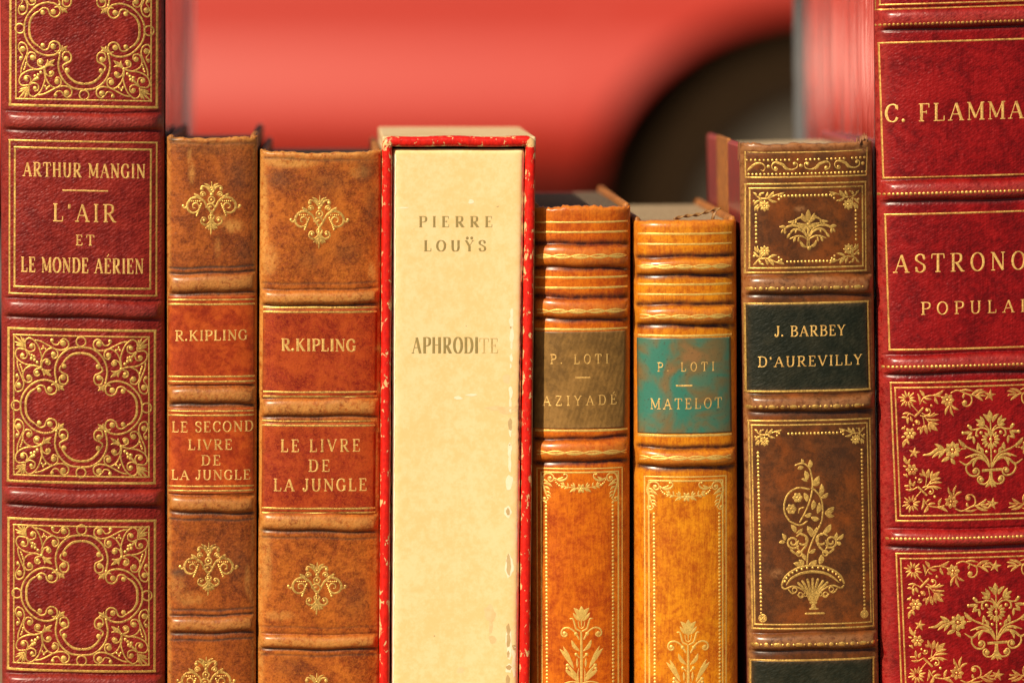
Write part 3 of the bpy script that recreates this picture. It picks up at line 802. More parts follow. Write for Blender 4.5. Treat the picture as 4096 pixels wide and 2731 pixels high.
def corner_bunch(t, x, y, s=0.37, flip=(1, 1), shear=0.0, half=True):
    """x,y = photograph point of the inner frame's corner, local (85,90)"""
    t.frame((x, y), s, (85, 90), flip, shear)
    L = t.leaf
    for i in range(12):
        a = math.radians(15 + 30 * i); r = 100 if i % 2 == 0 else 82
        L((205 + 22 * math.cos(a), 215 + 22 * math.sin(a)), (205 + r * math.cos(a), 215 + r * math.sin(a)), 24, 0)
    t.st([(275, 405), (372, 305)], 24, ends=0.9); t.st([(235, 262), (312, 352)], 12)
    t.st([(330, 275), (378, 200), (470, 176), (565, 192)], 15)
    for a, b, w in (((380, 195), (335, 118), 40), ((332, 255), (310, 150), 28), ((378, 198), (462, 215), 30), ((470, 178), (592, 122), 38), ((495, 185), (528, 272), 34), ((365, 230), (410, 262), 22), ((650, 285), (600, 392), 32), ((660, 290), (690, 408), 30), ((668, 285), (748, 338), 30)): L(a, b, w, 0.1)
    t.flower(630, 230, 20, 74, 7, 48, 0.3, 16)
    t.st([(665, 155), (740, 128), (822, 162), (882, 195), (886, 260), (850, 300), (800, 292), (788, 252)], 17); t.dot(814, 262, 25); L((812, 165), (798, 218), 30, 0.1)
    t.st([(822, 165), (930, 190), (1040, 190)], 15)
    for a, b, w in (((760, 132), (908, 142), 26), ((880, 186), (1022, 125), 36), ((940, 188), (1052, 150), 30), ((925, 198), (1012, 252), 32), ((980, 190), (1045, 205), 24)): L(a, b, w, -0.08)
    t.st([(330, 390), (380, 408), (425, 465)], 15)
    for a, b, w in (((420, 462), (516, 558), 58), ((428, 462), (528, 490), 34), ((400, 428), (538, 442), 30), ((370, 396), (532, 378), 30), ((440, 402), (490, 362), 28), ((390, 495), (402, 592), 46), ((422, 468), (440, 572), 34), ((345, 520), (298, 545), 34), ((370, 500), (330, 595), 36)): L(a, b, w, 0.06)
    t.st([(360, 400), (372, 470), (375, 520)], 12)
    t.st([(350, 362), (398, 390), (440, 368), (436, 328), (402, 320), (392, 342)], 14); t.dot(412, 342, 14); t.dot(456, 288, 15); t.dot(300, 470, 19); t.dot(262, 494, 12); t.spiral(300, 470, 28, 24, 200, 0.6, 10)
    t.st([(278, 398), (225, 372), (196, 402), (192, 470)], 12)
    for a, b, w in (((240, 372), (148, 372), 26), ((230, 400), (254, 458), 34), ((212, 410), (200, 486), 28), ((198, 415), (136, 412), 26), ((168, 520), (130, 538), 22), ((175, 500), (160, 545), 22), ((185, 640), (142, 738), 40), ((190, 640), (208, 704), 30), ((170, 620), (128, 628), 22)): L(a, b, w, 0.08)
    t.flower(222, 585, 18, 66, 6, 46, 0.2, 14)

# ------------------------------------------------------------------ shared materials
GOLD = gold_mat('gold_leaf')
GOLD_W = gold_mat('worn_gold_leaf', wornness=0.62, seed=11)
GOLD_D = gold_mat('dull_bronze_leaf', col=(0.40, 0.29, 0.10), dark=(0.26, 0.18, 0.06), wornness=0.3, metal=0.35, rough=0.5, seed=4, gaps=0.15)
GOLD_E = gold_mat('bright_gold_leaf', col=(1.0, 0.66, 0.17), dark=(0.50, 0.27, 0.05), wornness=0.28, metal=0.55, rough=0.36, seed=19, gaps=0.2)
GOLD_T = gold_mat('lettering_gold_leaf', col=(0.92, 0.57, 0.17), dark=(0.48, 0.22, 0.05), wornness=0.38, metal=0.42, rough=0.38, seed=6, gaps=0.45)
GOLD_R = gold_mat('reddish_gold_leaf', col=(0.92, 0.54, 0.14), dark=(0.40, 0.09, 0.02), wornness=0.42, seed=8)
PAGE_SHADED = simple('shade_darkened_page_edges', (0.13, 0.085, 0.045), 0.9, (0.08, 0.05, 0.03), 0.6, 0.0001, stretch=(2.2, 0.06, 0.06))  # page edges with the slipcase's shadow painted into their colour
PAGE = simple('aged_page_edges', (0.36, 0.26, 0.15), 0.85, (0.25, 0.17, 0.09), 0.6, 0.0001, stretch=(2.2, 0.06, 0.06))
RED_CLOTH = simple('faded_grey_pink_cloth_board', (0.36, 0.27, 0.25), 0.5, (0.28, 0.18, 0.17), 1.5, 0.00006)
BROWN_BOARD = simple('brown_leather_board', (0.42, 0.15, 0.025), 0.6, (0.24, 0.08, 0.015), 2.5, 0.00008)

def film_mat():
    N = NT('glossy_clear_film')
    v = N.map((160, 70, 8))
    h = N.noise(v, 1.0, 4, 0.6, 0.5)
    bp = N.n('ShaderNodeBump'); bp.inputs['Strength'].default_value = 0.8; bp.inputs['Distance'].default_value = 0.0016
    N.L(h, bp.inputs['Height'])
    gl = N.n('ShaderNodeBsdfGlossy'); gl.inputs['Roughness'].default_value = 0.07; gl.inputs['Color'].default_value = (1, 1, 1, 1)
    N.L(bp.outputs[0], gl.inputs['Normal'])
    tr = N.n('ShaderNodeBsdfTransparent'); tr.inputs['Color'].default_value = (0.93, 0.93, 0.93, 1)
    df = N.n('ShaderNodeBsdfDiffuse'); df.inputs['Color'].default_value = (0.90, 0.88, 0.86, 1)
    ml = N.n('ShaderNodeMixShader')
    N.L(N.ramp(N.noise(N.map((60, 330, 5)), 1.0, 4, 0.6), 0.45, 0.57, 0.06, 0.85), ml.inputs[0])  # white streaks painted into the film in place of glassy reflections
    N.L(tr.outputs[0], ml.inputs[1]); N.L(df.outputs[0], ml.inputs[2])
    fr = N.n('ShaderNodeFresnel'); fr.inputs['IOR'].default_value = 2.9
    mx = N.n('ShaderNodeMixShader')
    N.L(fr.outputs[0], mx.inputs[0]); N.L(ml.outputs[0], mx.inputs[1]); N.L(gl.outputs[0], mx.inputs[2])
    out = N.t.nodes['Material Output']
    N.L(mx.outputs[0], out.inputs['Surface'])
    return N.m
FILM = film_mat()

def film(bk, side, y_top, d):
    """clear protective film folded over one cover board"""
    random.seed(bk.seed + side)
    f = bk.xr if side > 0 else bk.xl
    ny, nz = 29, 40
    V, F = [], []
    ys = np.concatenate([np.linspace(bk.sag * 0.0009, d - 0.006, ny - 9), np.linspace(d - 0.005, d + 0.001, 9)])
    zs = np.linspace(bk.y1, y_top, nz)
    for j, y in enumerate(zs):
        for i, yy in enumerate(ys):
            bulge = 3.2 + 2.2 * math.sin(i * 0.9 + side) * math.sin(j * 0.21 + 1) + 1.2 * math.sin(i * 1.7 + j * 0.1)
            q = max(0.0, (yy - (d - 0.005)) / 0.006)
            x = f(y) + side * (max(0.8, bulge) + 34 * q ** 1.6)
            V.append((WX(x), yy, WZ(y)))
    for j in range(nz - 1):
        for i in range(ny - 1):
            a = j * ny + i
            F.append((a, a + 1, a + ny + 1, a + ny))
    return mesh_obj('plastic_film', V, F, FILM, bk.root)

BOT = 2862.0
def T(): return Tool()

# ================================================================== tall dark red book (left)
random.seed(1)
M_A = leather('dark_red_morocco', (0.215, 0.011, 0.007), (0.11, 0.005, 0.004), (0.30, 0.022, 0.012), dirt=(0.05, 0.005, 0.005), worn=(0.34, 0.055, 0.04), seed=3, grain='pebble', grain_d=0.00020, rough=0.42, coat=0.16, coat_r=0.28, wear=0.4, spec=0.22, vstreak=0.4)
bA = Book('antique_book', 'tall dark red morocco book with gold quatrefoil panels, at the left end of the row', (2, 9), (657, 661), -420, BOT, 0.20, 6.0, p=2.6, tilt=0.017, seed=1,
          bands=[(453, 519, 1.5), (1204, 1271, 1.5), (1957, 2021, 1.5), (2700, 2766, 1.5), (-300, -235, 1.5)],
          lines=[(446, 4, .15, .7), (526, 4, .15, .7), (1197, 4, .15, .7), (1278, 4, .15, .7), (1950, 4, .15, .7), (2028, 4, .15, .7), (2693, 4, .15, .7)])
spA = bA.spine(M_A)
bA.block(RED_CLOTH, PAGE)
film(bA, 1, -470, 0.20)
for cy, top, bot in ((118, -190, 426), (1627, 1320, 1930), (2380, 2080, 2682)):
    t = T(); c = 336 if cy < 500 else 327
    t.rect(c - 296, top, c + 292, bot, 10.5, (c - 296 - 2, c + 290)); t.rect(c - 274, top + 25, c + 268, bot - 25, 6.5)
    bA.place(t, 'gilt_frame', GOLD, spA)
    t = T(); quatrefoil(t, c - 1 + random.uniform(-2, 2), cy + random.uniform(-2, 2), 0.4785 * random.uniform(0.99, 1.006), 0.4785)
    bA.place(t, 'gilt_ornament', GOLD, spA)
t = T(); t.rect(36, 567, 626, 1180, 7.5, (35, 624)); t.rect(58, 595, 603, 1152, 8.5, (56, 600))
bA.place(t, 'gilt_frame', GOLD, spA)
t = T(); text(t, 'ARTHUR MANGIN', 92, 580, 655, 709, 0.10, 0.17, 0.075, 0.002); bA.place(t, 'gilt_lettering', GOLD_T, spA, 0.0)
t = T(); text(t, "L'AIR", 213, 463, 818, 886, 0.2, 0.15, 0.07, 0.0); bA.place(t, 'gilt_lettering', GOLD_T, spA, 0.0)
t = T(); text(t, 'ET', 304, 376, 941, 981, 0.28, 0.17, 0.09, 0.0); bA.place(t, 'gilt_lettering', GOLD_T, spA, 0.0)
t = T(); text(t, 'LE MONDE AÉRIEN', 84, 573, 1034, 1091, 0.08, 0.17, 0.075, 0.0); bA.place(t, 'gilt_lettering', GOLD_T, spA, 0.0)
t = T(); t.rule(250, 432, 763, 7); bA.place(t, 'gilt_rule', GOLD_T, spA, 0.0)

# ================================================================== brown book, second from left
random.seed(2)
M_B = leather('chestnut_calf', (0.27, 0.054, 0.008), (0.095, 0.018, 0.005), (0.43, 0.115, 0.014), dirt=(0.045, 0.03, 0.022), worn=(0.52, 0.22, 0.05), seed=17, wear=0.95, mott=7, mott2=1.6, rough=0.42, coat=0.25, coat_r=0.28, spots=0.3, dark_amt=0.9, light_amt=0.6, speck=0.55, gs=0.75, grain_d=0.00016)
M_BL = leather('orange_red_label_leather', (0.38, 0.040, 0.005), (0.20, 0.015, 0.003), (0.52, 0.095, 0.010), worn=(0.5, 0.2, 0.05), seed=23, mott=6, rough=0.38, coat=0.35)
bB = Book('antique_book', 'narrow chestnut brown leather book beside the dark red one, orange red labels', (668, 670), (1031, 1024), 553, BOT, 0.125, 4.6, p=3.0, tilt=-0.006, seed=2, topcurve=5, headrough=4.0, scuffs=[(757, 620, 9, 40, .8), (766, 690, 12, 45, .9), (930, 905, 42, 26, .9), (880, 870, 26, 16, .7), (870, 990, 12, 40, .5), (690, 1130, 30, 30, .8), (900, 1135, 70, 28, .9), (700, 2340, 40, 60, .5), (760, 2395, 60, 30, .6), (990, 2320, 12, 60, .7), (1005, 2380, 10, 30, .7)], blots=[(960, 700, 60, 90, .45), (980, 1010, 40, 60, .4), (820, 600, 120, 26, .3), (710, 2290, 34, 18, .8), (960, 2260, 50, 90, .35), (690, 560, 20, 8, .9)],
          bands=[(1097, 1168, 1.3), (1548, 1614, 1.3), (1984, 2047, 1.3), (2464, 2526, 1.3)],
          lines=[(1068, 4, .14, 1), (1089, 4.5, .16, 1), (1175, 4, .15, .8), (1541, 3, .1, .5), (1620, 4.5, .16, .9), (1638, 3, .06, .5), (2053, 4.5, .16, .9), (2077, 3.5, .12, .9), (2436, 4, .14, .8), (2458, 4.5, .16, 1), (2533, 4.5, .16, .9), (2556, 3.5, .12, .9), (573, 5, .10, .5)])
spB = bB.spine(M_B)
bB.block(BROWN_BOARD, PAGE, board_up=14)
lb1 = bB.patch('title_label', M_BL, 672, 1184, 1020, 1538)
lb2 = bB.patch('title_label', M_BL, 674, 1632, 1018, 1974)
for y, w in ((1199, 6.5), (1217, 8), (1506, 7.5), (1526, 8)):
    t = T(); t.rule(674, 1018, y, w); bB.place(t, 'gilt_rule', GOLD, lb1, 0.00012)
for y, w in ((1644, 6.5), (1661, 7.5), (1944, 7), (1962, 8)):
    t = T(); t.rule(674, 1014, y, w); bB.place(t, 'gilt_rule', GOLD, lb2, 0.00012)
t = T(); text(t, 'R.KIPLING', 702, 988, 1322, 1361, 0.07, 0.2, 0.085, -0.01); bB.place(t, 'gilt_lettering', GOLD_T, lb1, 0.00012)
t = T(); text(t, 'LE SECOND', 688, 1012, 1686, 1726, 0.12, 0.18, 0.08, -0.01); bB.place(t, 'gilt_lettering', GOLD_T, lb2, 0.00012)
t = T(); text(t, 'LIVRE', 754, 928, 1758, 1797, 0.12, 0.19, 0.085); bB.place(t, 'gilt_lettering', GOLD_T, lb2, 0.00012)
t = T(); text(t, 'DE', 807, 882, 1821, 1859, 0.16, 0.19, 0.085); bB.place(t, 'gilt_lettering', GOLD_T, lb2, 0.00012)
t = T(); text(t, 'LA JUNGLE', 686, 1001, 1880, 1917, 0.1, 0.19, 0.085); bB.place(t, 'gilt_lettering', GOLD_T, lb2, 0.00012)
for cx, cy in ((846, 832), (834, 2274), (824, 2730)):
    t = T(); scroll_fleuron(t, cx, cy, 0.446)
    bB.place(t, 'gilt_ornament', GOLD_W if cy > 2000 else GOLD, spB)

# ================================================================== wider tan brown book
random.seed(3)
M_C = leather('tan_calf', (0.36, 0.074, 0.009), (0.13, 0.022, 0.005), (0.54, 0.16, 0.017), dirt=(0.06, 0.035, 0.02), worn=(0.60, 0.27, 0.062), seed=31, wear=0.95, mott=10, mott2=2.0, rough=0.40, coat=0.26, coat_r=0.28, spots=0.3, dark_amt=0.95, light_amt=0.6, speck=0.55, gs=0.8, grain_d=0.00014)
M_CL = leather('mottled_red_label_leather', (0.31, 0.025, 0.005), (0.13, 0.004, 0.003), (0.46, 0.075, 0.010), worn=(0.45, 0.17, 0.05), seed=37, mott=8, mott2=2.6, rough=0.38, coat=0.35, spots=0.5)
bC = Book('antique_book', 'wide tan brown leather book with mottled red labels, left of the cream slipcase', (1039, 1030), (1526, 1518), 612, BOT, 0.125, 5.6, p=3.4, tilt=0.0, seed=3, topcurve=10, headrough=4.0, scuffs=[(1052, 900, 20, 260, .9), (1150, 650, 120, 24, .9), (1070, 1040, 40, 60, .7), (1060, 2250, 26, 150, .7), (1440, 690, 40, 26, .5), (1110, 2460, 70, 20, .5), (1490, 1090, 16, 40, .8)], blots=[(1120, 720, 60, 46, .55), (1300, 730, 90, 50, .4), (1470, 680, 46, 60, .6), (1490, 830, 30, 90, .55), (1240, 1040, 50, 40, .35), (1380, 1010, 60, 50, .35), (1420, 2400, 60, 70, .35), (1160, 2660, 90, 50, .3)],
          bands=[(1160, 1217, 1.3), (1594, 1664, 1.3), (2056, 2122, 1.3), (2538, 2592, 1.3)],
          lines=[(1131, 3.5, .10, .6), (1155, 3.5, .10, .6), (1222, 5, .18, .8), (1593, 3, .1, .5), (1668, 4.5, .16, .8), (2127, 5, .18, .9), (2151, 3.5, .12, .7), (2506, 3, .08, .5), (2531, 3, .06, .4), (2596, 5, .18, .9), (2618, 3.5, .12, .7), (640, 4, .10, .6)])
spC = bC.spine(M_C)
bC.block(BROWN_BOARD, PAGE, board_up=16)
lc1 = bC.patch('title_label', M_CL, 1053, 1236, 1509, 1594, (1049, 1505))
lc2 = bC.patch('title_label', M_CL, 1049, 1692, 1502, 2056, (1046, 1498))
for y, w in ((1230, 6.5), (1248, 8), (1568, 8), (1586, 9)):
    t = T(); t.rule(1053, 1507, y, w); bC.place(t, 'gilt_rule', GOLD, lc1, 0.00012)
for y, w in ((1684, 5.5), (1702, 8), (2033, 8), (2050, 8)):
    t = T(); t.rule(1048, 1500, y, w); bC.place(t, 'gilt_rule', GOLD, lc2, 0.00012)
t = T(); text(t, 'R.KIPLING', 1127, 1422, 1357, 1403, 0.06, 0.24, 0.10, 0.01); bC.place(t, 'gilt_lettering', GOLD_T, lc1, 0.00012)
t = T(); text(t, 'LE LIVRE', 1124, 1440, 1758, 1805, 0.22, 0.18, 0.085, -0.008); bC.place(t, 'gilt_lettering', GOLD_T, lc2, 0.00012)
t = T(); text(t, 'DE', 1236, 1319, 1839, 1884, 0.2, 0.19, 0.085); bC.place(t, 'gilt_lettering', GOLD_T, lc2, 0.00012)
t = T(); text(t, 'LA JUNGLE', 1096, 1467, 1915, 1962, 0.14, 0.18, 0.085, -0.004); bC.place(t, 'gilt_lettering', GOLD_T, lc2, 0.00012)
for cx, cy in ((1278, 888), (1268, 2352), (1266, 2796)):
    t = T(); scroll_fleuron(t, cx, cy, 0.446)
    bC.place(t, 'gilt_ornament', GOLD, spC)

# ================================================================== red edged slipcase and the cream book in it
random.seed(4)
def fleck_red():
    N = NT('scuffed_red_leather_edging')
    v = N.map((1000, 1000, 620))
    a = N.noise(v, 0.42, 4, 0.7, 0.4); b = N.noise(v, 0.06, 2, 0.5)
    at = N.attr('wear')
    f = N.math('ADD', a, N.math('MULTIPLY', at, 0.16))
    f = N.math('ADD', f, N.math('MULTIPLY', b, 0.10))
    mask = N.ramp(f, 0.64, 0.68)
    c = N.mixc(N.ramp(N.noise(v, 0.8, 3, 0.6), 0.35, 0.65), (0.72, 0.012, 0.004), (0.52, 0.007, 0.003))
    N.set(**{'Base Color': N.mixc(mask, c, (0.74, 0.46, 0.20)), 'Roughness': 0.42, 'Coat Weight': 0.12, 'Coat Roughness': 0.15, 'Specular IOR Level': 0.3})
    h = N.math('ADD', N.noise(v, 0.7, 4, 0.7), N.math('MULTIPLY', mask, -0.5))
    N.bump(h, 0.00018, 0.8)
    return N.m
M_EDGE = fleck_red()
def paper_mat(name, c1, c2, seed=0, bump=0.00004):
    N = NT(name)
    v = N.map((1000, 1000, 1000), loc=(seed, 0, seed))
    a = N.noise(v, 0.42, 5, 0.72); b = N.noise(v, 0.045, 3, 0.6); f = N.noise(v, 1.5, 2, 0.6)
    m = N.math('ADD', N.math('MULTIPLY', a, 0.6), N.math('MULTIPLY', b, 0.4))
    c = N.mixc(N.ramp(m, 0.40, 0.60), c1, c2)
    sp = N.ramp(N.noise(v, 0.7, 1, 0.4), 0.80, 0.83)
    c = N.mixc(N.math('MULTIPLY', sp, 0.6), c, (0.32, 0.20, 0.09))
    N.set(**{'Base Color': c, 'Roughness': 0.62, 'Specular IOR Level': 0.3})
    N.bump(f, bump, 0.7)
    return N.m
M_CREAM = paper_mat('cream_vellum_paper', (0.82, 0.565, 0.245), (0.85, 0.645, 0.335), 2)
M_TAN = paper_mat('tan_slipcase_paper', (0.62, 0.43, 0.22), (0.70, 0.52, 0.30), 6)
M_CHIP = paper_mat('bare_white_paper', (0.88, 0.73, 0.49), (0.91, 0.79, 0.57), 9)
M_STAIN = paper_mat('brown_glue_stain', (0.50, 0.33, 0.14), (0.60, 0.43, 0.21), 12)
M_STAIN2 = paper_mat('faint_tan_stain', (0.72, 0.50, 0.23), (0.80, 0.58, 0.30), 14)
sc_l = lambda y: 1529 + (1517 - 1529) * (y - 546) / (2731 - 546)
sc_r = lambda y: 2143 + (2117 - 2143) * min(1.0, (y - 546) / (2731 - 546)) ** 0.75
SC_T, SC_D = 546.0, 0.105
case = thing('slipcase', 'tan paper slipcase with a scuffed red leather rim, holding the cream book', 'slipcase', (WX(1826), 0, WZ(BOT)))
TH = 40.0
def quadbox(x0, x1, y0, y1, ya, yb):
    """box with photograph-plane corners (functions of y) and real depth ya..yb"""
    V = []
    for y in (y1, y0):
        for x, d in ((x0, ya), (x1, ya), (x1, yb), (x0, yb)):
            V.append((WX(x(y) if callable(x) else x), d, WZ(y)))
    return V
V, F = [], []
def addbox(v):
    b = len(V); V.extend(v); F.extend([tuple(b + i for i in f) for f in hexa(None)])
e0 = 0.0022
addbox(quadbox(sc_l, lambda y: sc_l(y) + TH, SC_T + TH, BOT, e0, SC_D))
addbox(quadbox(lambda y: sc_r(y) - TH, sc_r, SC_T + TH, BOT, e0, SC_D))
addbox(quadbox(lambda y: sc_l(SC_T), lambda y: sc_r(SC_T), SC_T, SC_T + TH, e0, SC_D))
addbox(quadbox(lambda y: sc_l(y) + TH, lambda y: sc_r(y) - TH, SC_T + TH, BOT, SC_D - 0.003, SC_D))
bevel(mesh_obj('paper_shell', V, F, M_TAN, case, smooth=False), 0.0006, 2)
# rounded leather rim round the mouth
def rim_mesh():
    path = []
    cl = lambda y: sc_l(y) + TH / 2; cr = lambda y: sc_r(y) - TH / 2
    yc = SC_T + TH / 2; R = 16.0
    for y in np.linspace(BOT, yc + R, 220): path.append((cl(y), y, 0.0))
    for a in np.linspace(0, 90, 8)[1:-1]: path.append((cl(yc) + R * (1 - math.cos(math.radians(a))), yc + R * (1 - math.sin(math.radians(a))), 1.0))
    for x in np.linspace(cl(yc) + R, cr(yc) - R, 60): path.append((x, yc + 2.0 * math.sin(x * 0.02), 0.0))
    for a in np.linspace(0, 90, 8)[1:-1]: path.append((cr(yc) - R * (1 - math.sin(math.radians(a))), yc + R * (1 - math.cos(math.radians(a))), 1.0))
    for y in np.linspace(yc + R, BOT, 220): path.append((cr(y), y, 0.0))
    P = np.array([(a, b) for a, b, c in path]); corner = np.array([c for a, b, c in path])
    corner = np.maximum(corner, np.exp(-np.minimum(np.hypot(P[:, 0] - cl(yc), P[:, 1] - yc), np.hypot(P[:, 0] - cr(yc), P[:, 1] - yc)) / 22.0))
    D = np.gradient(P, axis=0); D /= np.hypot(D[:, 0], D[:, 1])[:, None]
    Nn = np.stack([-D[:, 1], D[:, 0]], 1)
    prof = [(-20.5, e0 + 0.004), (-20.8, e0), (-20.0, 0.0009), (-15, 0.00015), (-6, -0.0001), (6, -0.0001), (14, 0.00015), (19.5, 0.0009), (20.4, e0), (20.2, e0 + 0.004)]
    V, W, F = [], [], []
    r = np.random.default_rng(3)
    for i in range(len(P)):
        k = r.normal(0, 0.5); wob = 0.9 * math.sin(i * 0.13) + 0.7 * math.sin(i * 0.37)
        for j, (o, d) in enumerate(prof):
            q = P[i] + Nn[i] * (o + (k * 0.6 + wob if 0 < j < 9 else 0) * (0.5 if abs(o) > 15 else 0.2))
            V.append((WX(q[0]), d + r.normal(0, 0.00003), WZ(q[1])))
            W.append(max(corner[i], 0.35 if (j in (1, 2, 7, 8)) else 0.0))
    m = len(prof)
    for i in range(len(P) - 1):
        for j in range(m - 1):
            a = i * m + j
            F.append((a, a + m, a + m + 1, a + 1))
    return V, F, W
V, F, W = rim_mesh()
mesh_obj('leather_rim', V, F, M_EDGE, case, attrs={'wear': W})
V, F = boxes([((WX(sc_l(SC_T)) + 0.0004, WX(sc_r(SC_T)) - 0.0004), (SC_D, SC_D + 0.0012), (WZ(BOT), WZ(SC_T) - 0.0002))])
bevel(mesh_obj('back_edging', V, F, M_EDGE, case, smooth=False), 0.0004)

cb_l = lambda y: 1572 + (1564 - 1572) * (y - 595) / (2731 - 595)
cb_r = lambda y: sc_r(y) - TH - 3.0 - 2.0 * (y - 595) / 2136
CB = thing('antique_book', 'cream paper covered book standing inside the red rimmed slipcase', 'book', (WX(1826), 0, WZ(BOT)), 'old books standing in a row')
class Flat:
    root = CB
    def surf(s, x, y):
        x = np.asarray(x, float); y = np.asarray(y, float)
        l = np.vectorize(cb_l)(y); r = np.vectorize(cb_r)(y)
        e = np.minimum(x - l, r - x)
        Y = 0.0012 + 0.0018 * np.exp(-np.maximum(e, 0) / 7.0) + 0.0015 * np.exp(-np.maximum(y - 596, 0) / 5.0) + 0.00012 * np.sin(y * 0.004 + 1) + 0.0001 * np.sin(x * 0.011)
        return np.stack([WX(x), Y, WZ(y)], -1)
    def place(s, tool, name, mat, parent, base=0.0):
        V = np.vstack(tool.V)
        P = s.surf(V[:, 0], V[:, 1])
        P[:, 1] -= np.maximum(V[:, 2] * 0.35, -0.35) * K + 0.00003 + base
        return mesh_obj(name, P, tool.F, mat, parent)
flat = Flat()
nx, ny = 90, 420
uu = 0.5 + 0.5 * np.sin(np.linspace(-1, 1, nx) * math.pi / 2); yy = np.concatenate([np.linspace(596, 620, 20)[:-1], np.linspace(620, BOT, ny - 19)])
U, Yp = np.meshgrid(uu, yy)
Lx = np.vectorize(cb_l)(Yp); Rx = np.vectorize(cb_r)(Yp)
rg = np.random.default_rng(9)
jl = np.convolve(rg.normal(0, 1, ny + 6), np.ones(7) / 7, 'same')[3:3 + ny] * 1.6
X = Lx + U * (Rx - Lx) + np.exp(-U * 60) * jl[:, None] - np.exp(-(1 - U) * 60) * np.abs(jl[::-1, None]) * 1.2
P = flat.surf(X, Yp).reshape(-1, 3)
idx = np.arange(nx * ny).reshape(ny, nx)
F = np.stack([idx[1:, :-1], idx[1:, 1:], idx[:-1, 1:], idx[:-1, :-1]], -1).reshape(-1, 4).tolist()
loop = np.concatenate([idx[::-1, 0], idx[0, 1:], idx[1:, -1]])
bk2 = P[loop].copy(); bk2[:, 1] = 0.086
nb = len(P); P = np.vstack([P, bk2])
for i in range(len(loop) - 1): F.append((int(loop[i]), nb + i, nb + i + 1, int(loop[i + 1])))
spD = mesh_obj('spine', P, F, M_CREAM, CB)
V, F = boxes([((WX(1568), WX(2078)), (0.0862, 0.096), (WZ(BOT), WZ(602)))])
mesh_obj('page_block', V, F, PAGE, CB, smooth=False)
t = T(); text(t, 'PIERRE', 1676, 1969, 865, 907, 0.40, 0.26, 0.06); flat.place(t, 'bronze_lettering', GOLD_D, spD, 0.0)
t = T(); text(t, 'LOUŸS', 1696, 1941, 961, 1003, 0.34, 0.26, 0.06); flat.place(t, 'bronze_lettering', GOLD_D, spD, 0.0)
t = T(); text(t, 'APHRODI', 1648, 1912, 1348, 1410, 0.08, 0.20, 0.06); flat.place(t, 'bronze_lettering', GOLD_D, spD, 0.0)
M_FADED = gold_mat('faded_gold_leaf', col=(0.48, 0.33, 0.11), dark=(0.66, 0.46, 0.18), wornness=0.6, metal=0.2, rough=0.5, seed=2)
t = T(); text(t, 'TE', 1918, 1992, 1352, 1410, 0.02, 0.13, 0.05); flat.place(t, 'bronze_lettering', M_FADED, spD, 0.0)['label'] = 'rubbed and faded last two letters'
def blobs(name, lst, mat, lift=0.00002):
    rb = np.random.default_rng(21)
    for x, y, rx, ry in lst:
        k = 18
        ph = rb.uniform(0, 6.28, 3)
        pts = [(x, y)] + [(x + rx * math.cos(a) * (1 + 0.18 * math.sin(2 * a + ph[0]) + 0.14 * math.sin(5 * a + ph[1])), y + ry * math.sin(a) * (1 + 0.12 * math.sin(3 * a + ph[2]) + 0.1 * math.sin(7 * a))) for a in np.linspace(0, 2 * math.pi, k, endpoint=False)]
        q = flat.surf([p[0] for p in pts], [p[1] for p in pts]); q[:, 1] -= lift
        lift += 0.000001
        mesh_obj(name, q, [(0, 1 + (i + 1) % k, 1 + i) for i in range(k)], mat, spD)
blobs('worn_paper_patch', [(2046, 1250, 7, 18), (2044, 1285, 8, 22), (2046, 1340, 8, 30), (2045, 1380, 5, 14), (2044, 1430, 6, 16), (2042, 1462, 4, 9), (2042, 1565, 8, 24), (2040, 1620, 6, 34), (2040, 1720, 5, 24), (2038, 1795, 9, 26), (2038, 1850, 7, 34), (2036, 1925, 14, 30), (2030, 2043, 13, 24), (2036, 2260, 15, 46), (2034, 2560, 13, 52), (2056, 2600, 9, 26), (2036, 2612, 10, 20), (2058, 2660, 12, 46), (2034, 2668, 14, 18), (1832, 1589, 16, 7), (1885, 1577, 20, 5), (1884, 806, 12, 9), (1608, 830, 24, 3), (2068, 2120, 5, 40), (2070, 2300, 5, 50)], M_CHIP)
blobs('glue_stain', [(2039, 1694, 9, 24), (2031, 2043, 7, 15), (2032, 2232, 7, 20), (2034, 2262, 10, 34), (2032, 2512, 8, 22), (2033, 2556, 9, 28), (2056, 2584, 8, 11), (2032, 2612, 6, 14), (2034, 2664, 10, 10), (2030, 2718, 9, 24), (2042, 1308, 4, 5), (2038, 1776, 3, 3)], M_STAIN, 0.00004)
blobs('glue_stain', [(2024, 1512, 17, 18), (1985, 1630, 40, 9), (2030, 1640, 30, 15), (2062, 1630, 12, 12), (1958, 2448, 22, 34), (1962, 2500, 8, 30), (1969, 2552, 15, 16), (1841, 2676, 16, 12)], M_STAIN2, 0.00003)
M_GRIME = simple('torn_dark_paper_edge', (0.17, 0.10, 0.07), 0.9, (0.34, 0.22, 0.14), 1.2)
def edge_strip(name, x_of, y0, y1, w0, w1, mat, seed):
    rb = np.random.default_rng(seed); t = T(); n = int((y1 - y0) / 14)
    t.frame((0, 0), 1)
    t.st([(x_of(y0 + (y1 - y0) * i / n) + rb.normal(0, 0.7), y0 + (y1 - y0) * i / n) for i in range(n + 1)], list(rb.uniform(w0, w1, n + 1)), step=5, h=0.15)
    flat.place(t, name, mat, spD, 0.00010)
edge_strip('worn_paper_edge', lambda y: cb_l(y) + 7, 615, 2855, 7, 15, M_CHIP, 31)
edge_strip('worn_paper_edge', lambda y: cb_r(y) - 6, 605, 1120, 4, 16, M_CHIP, 32)
edge_strip('torn_dark_edge', lambda y: cb_r(y) - 5 - 3 * math.sin(y * 0.009), 1125, 1840, 3, 13, M_GRIME, 33)
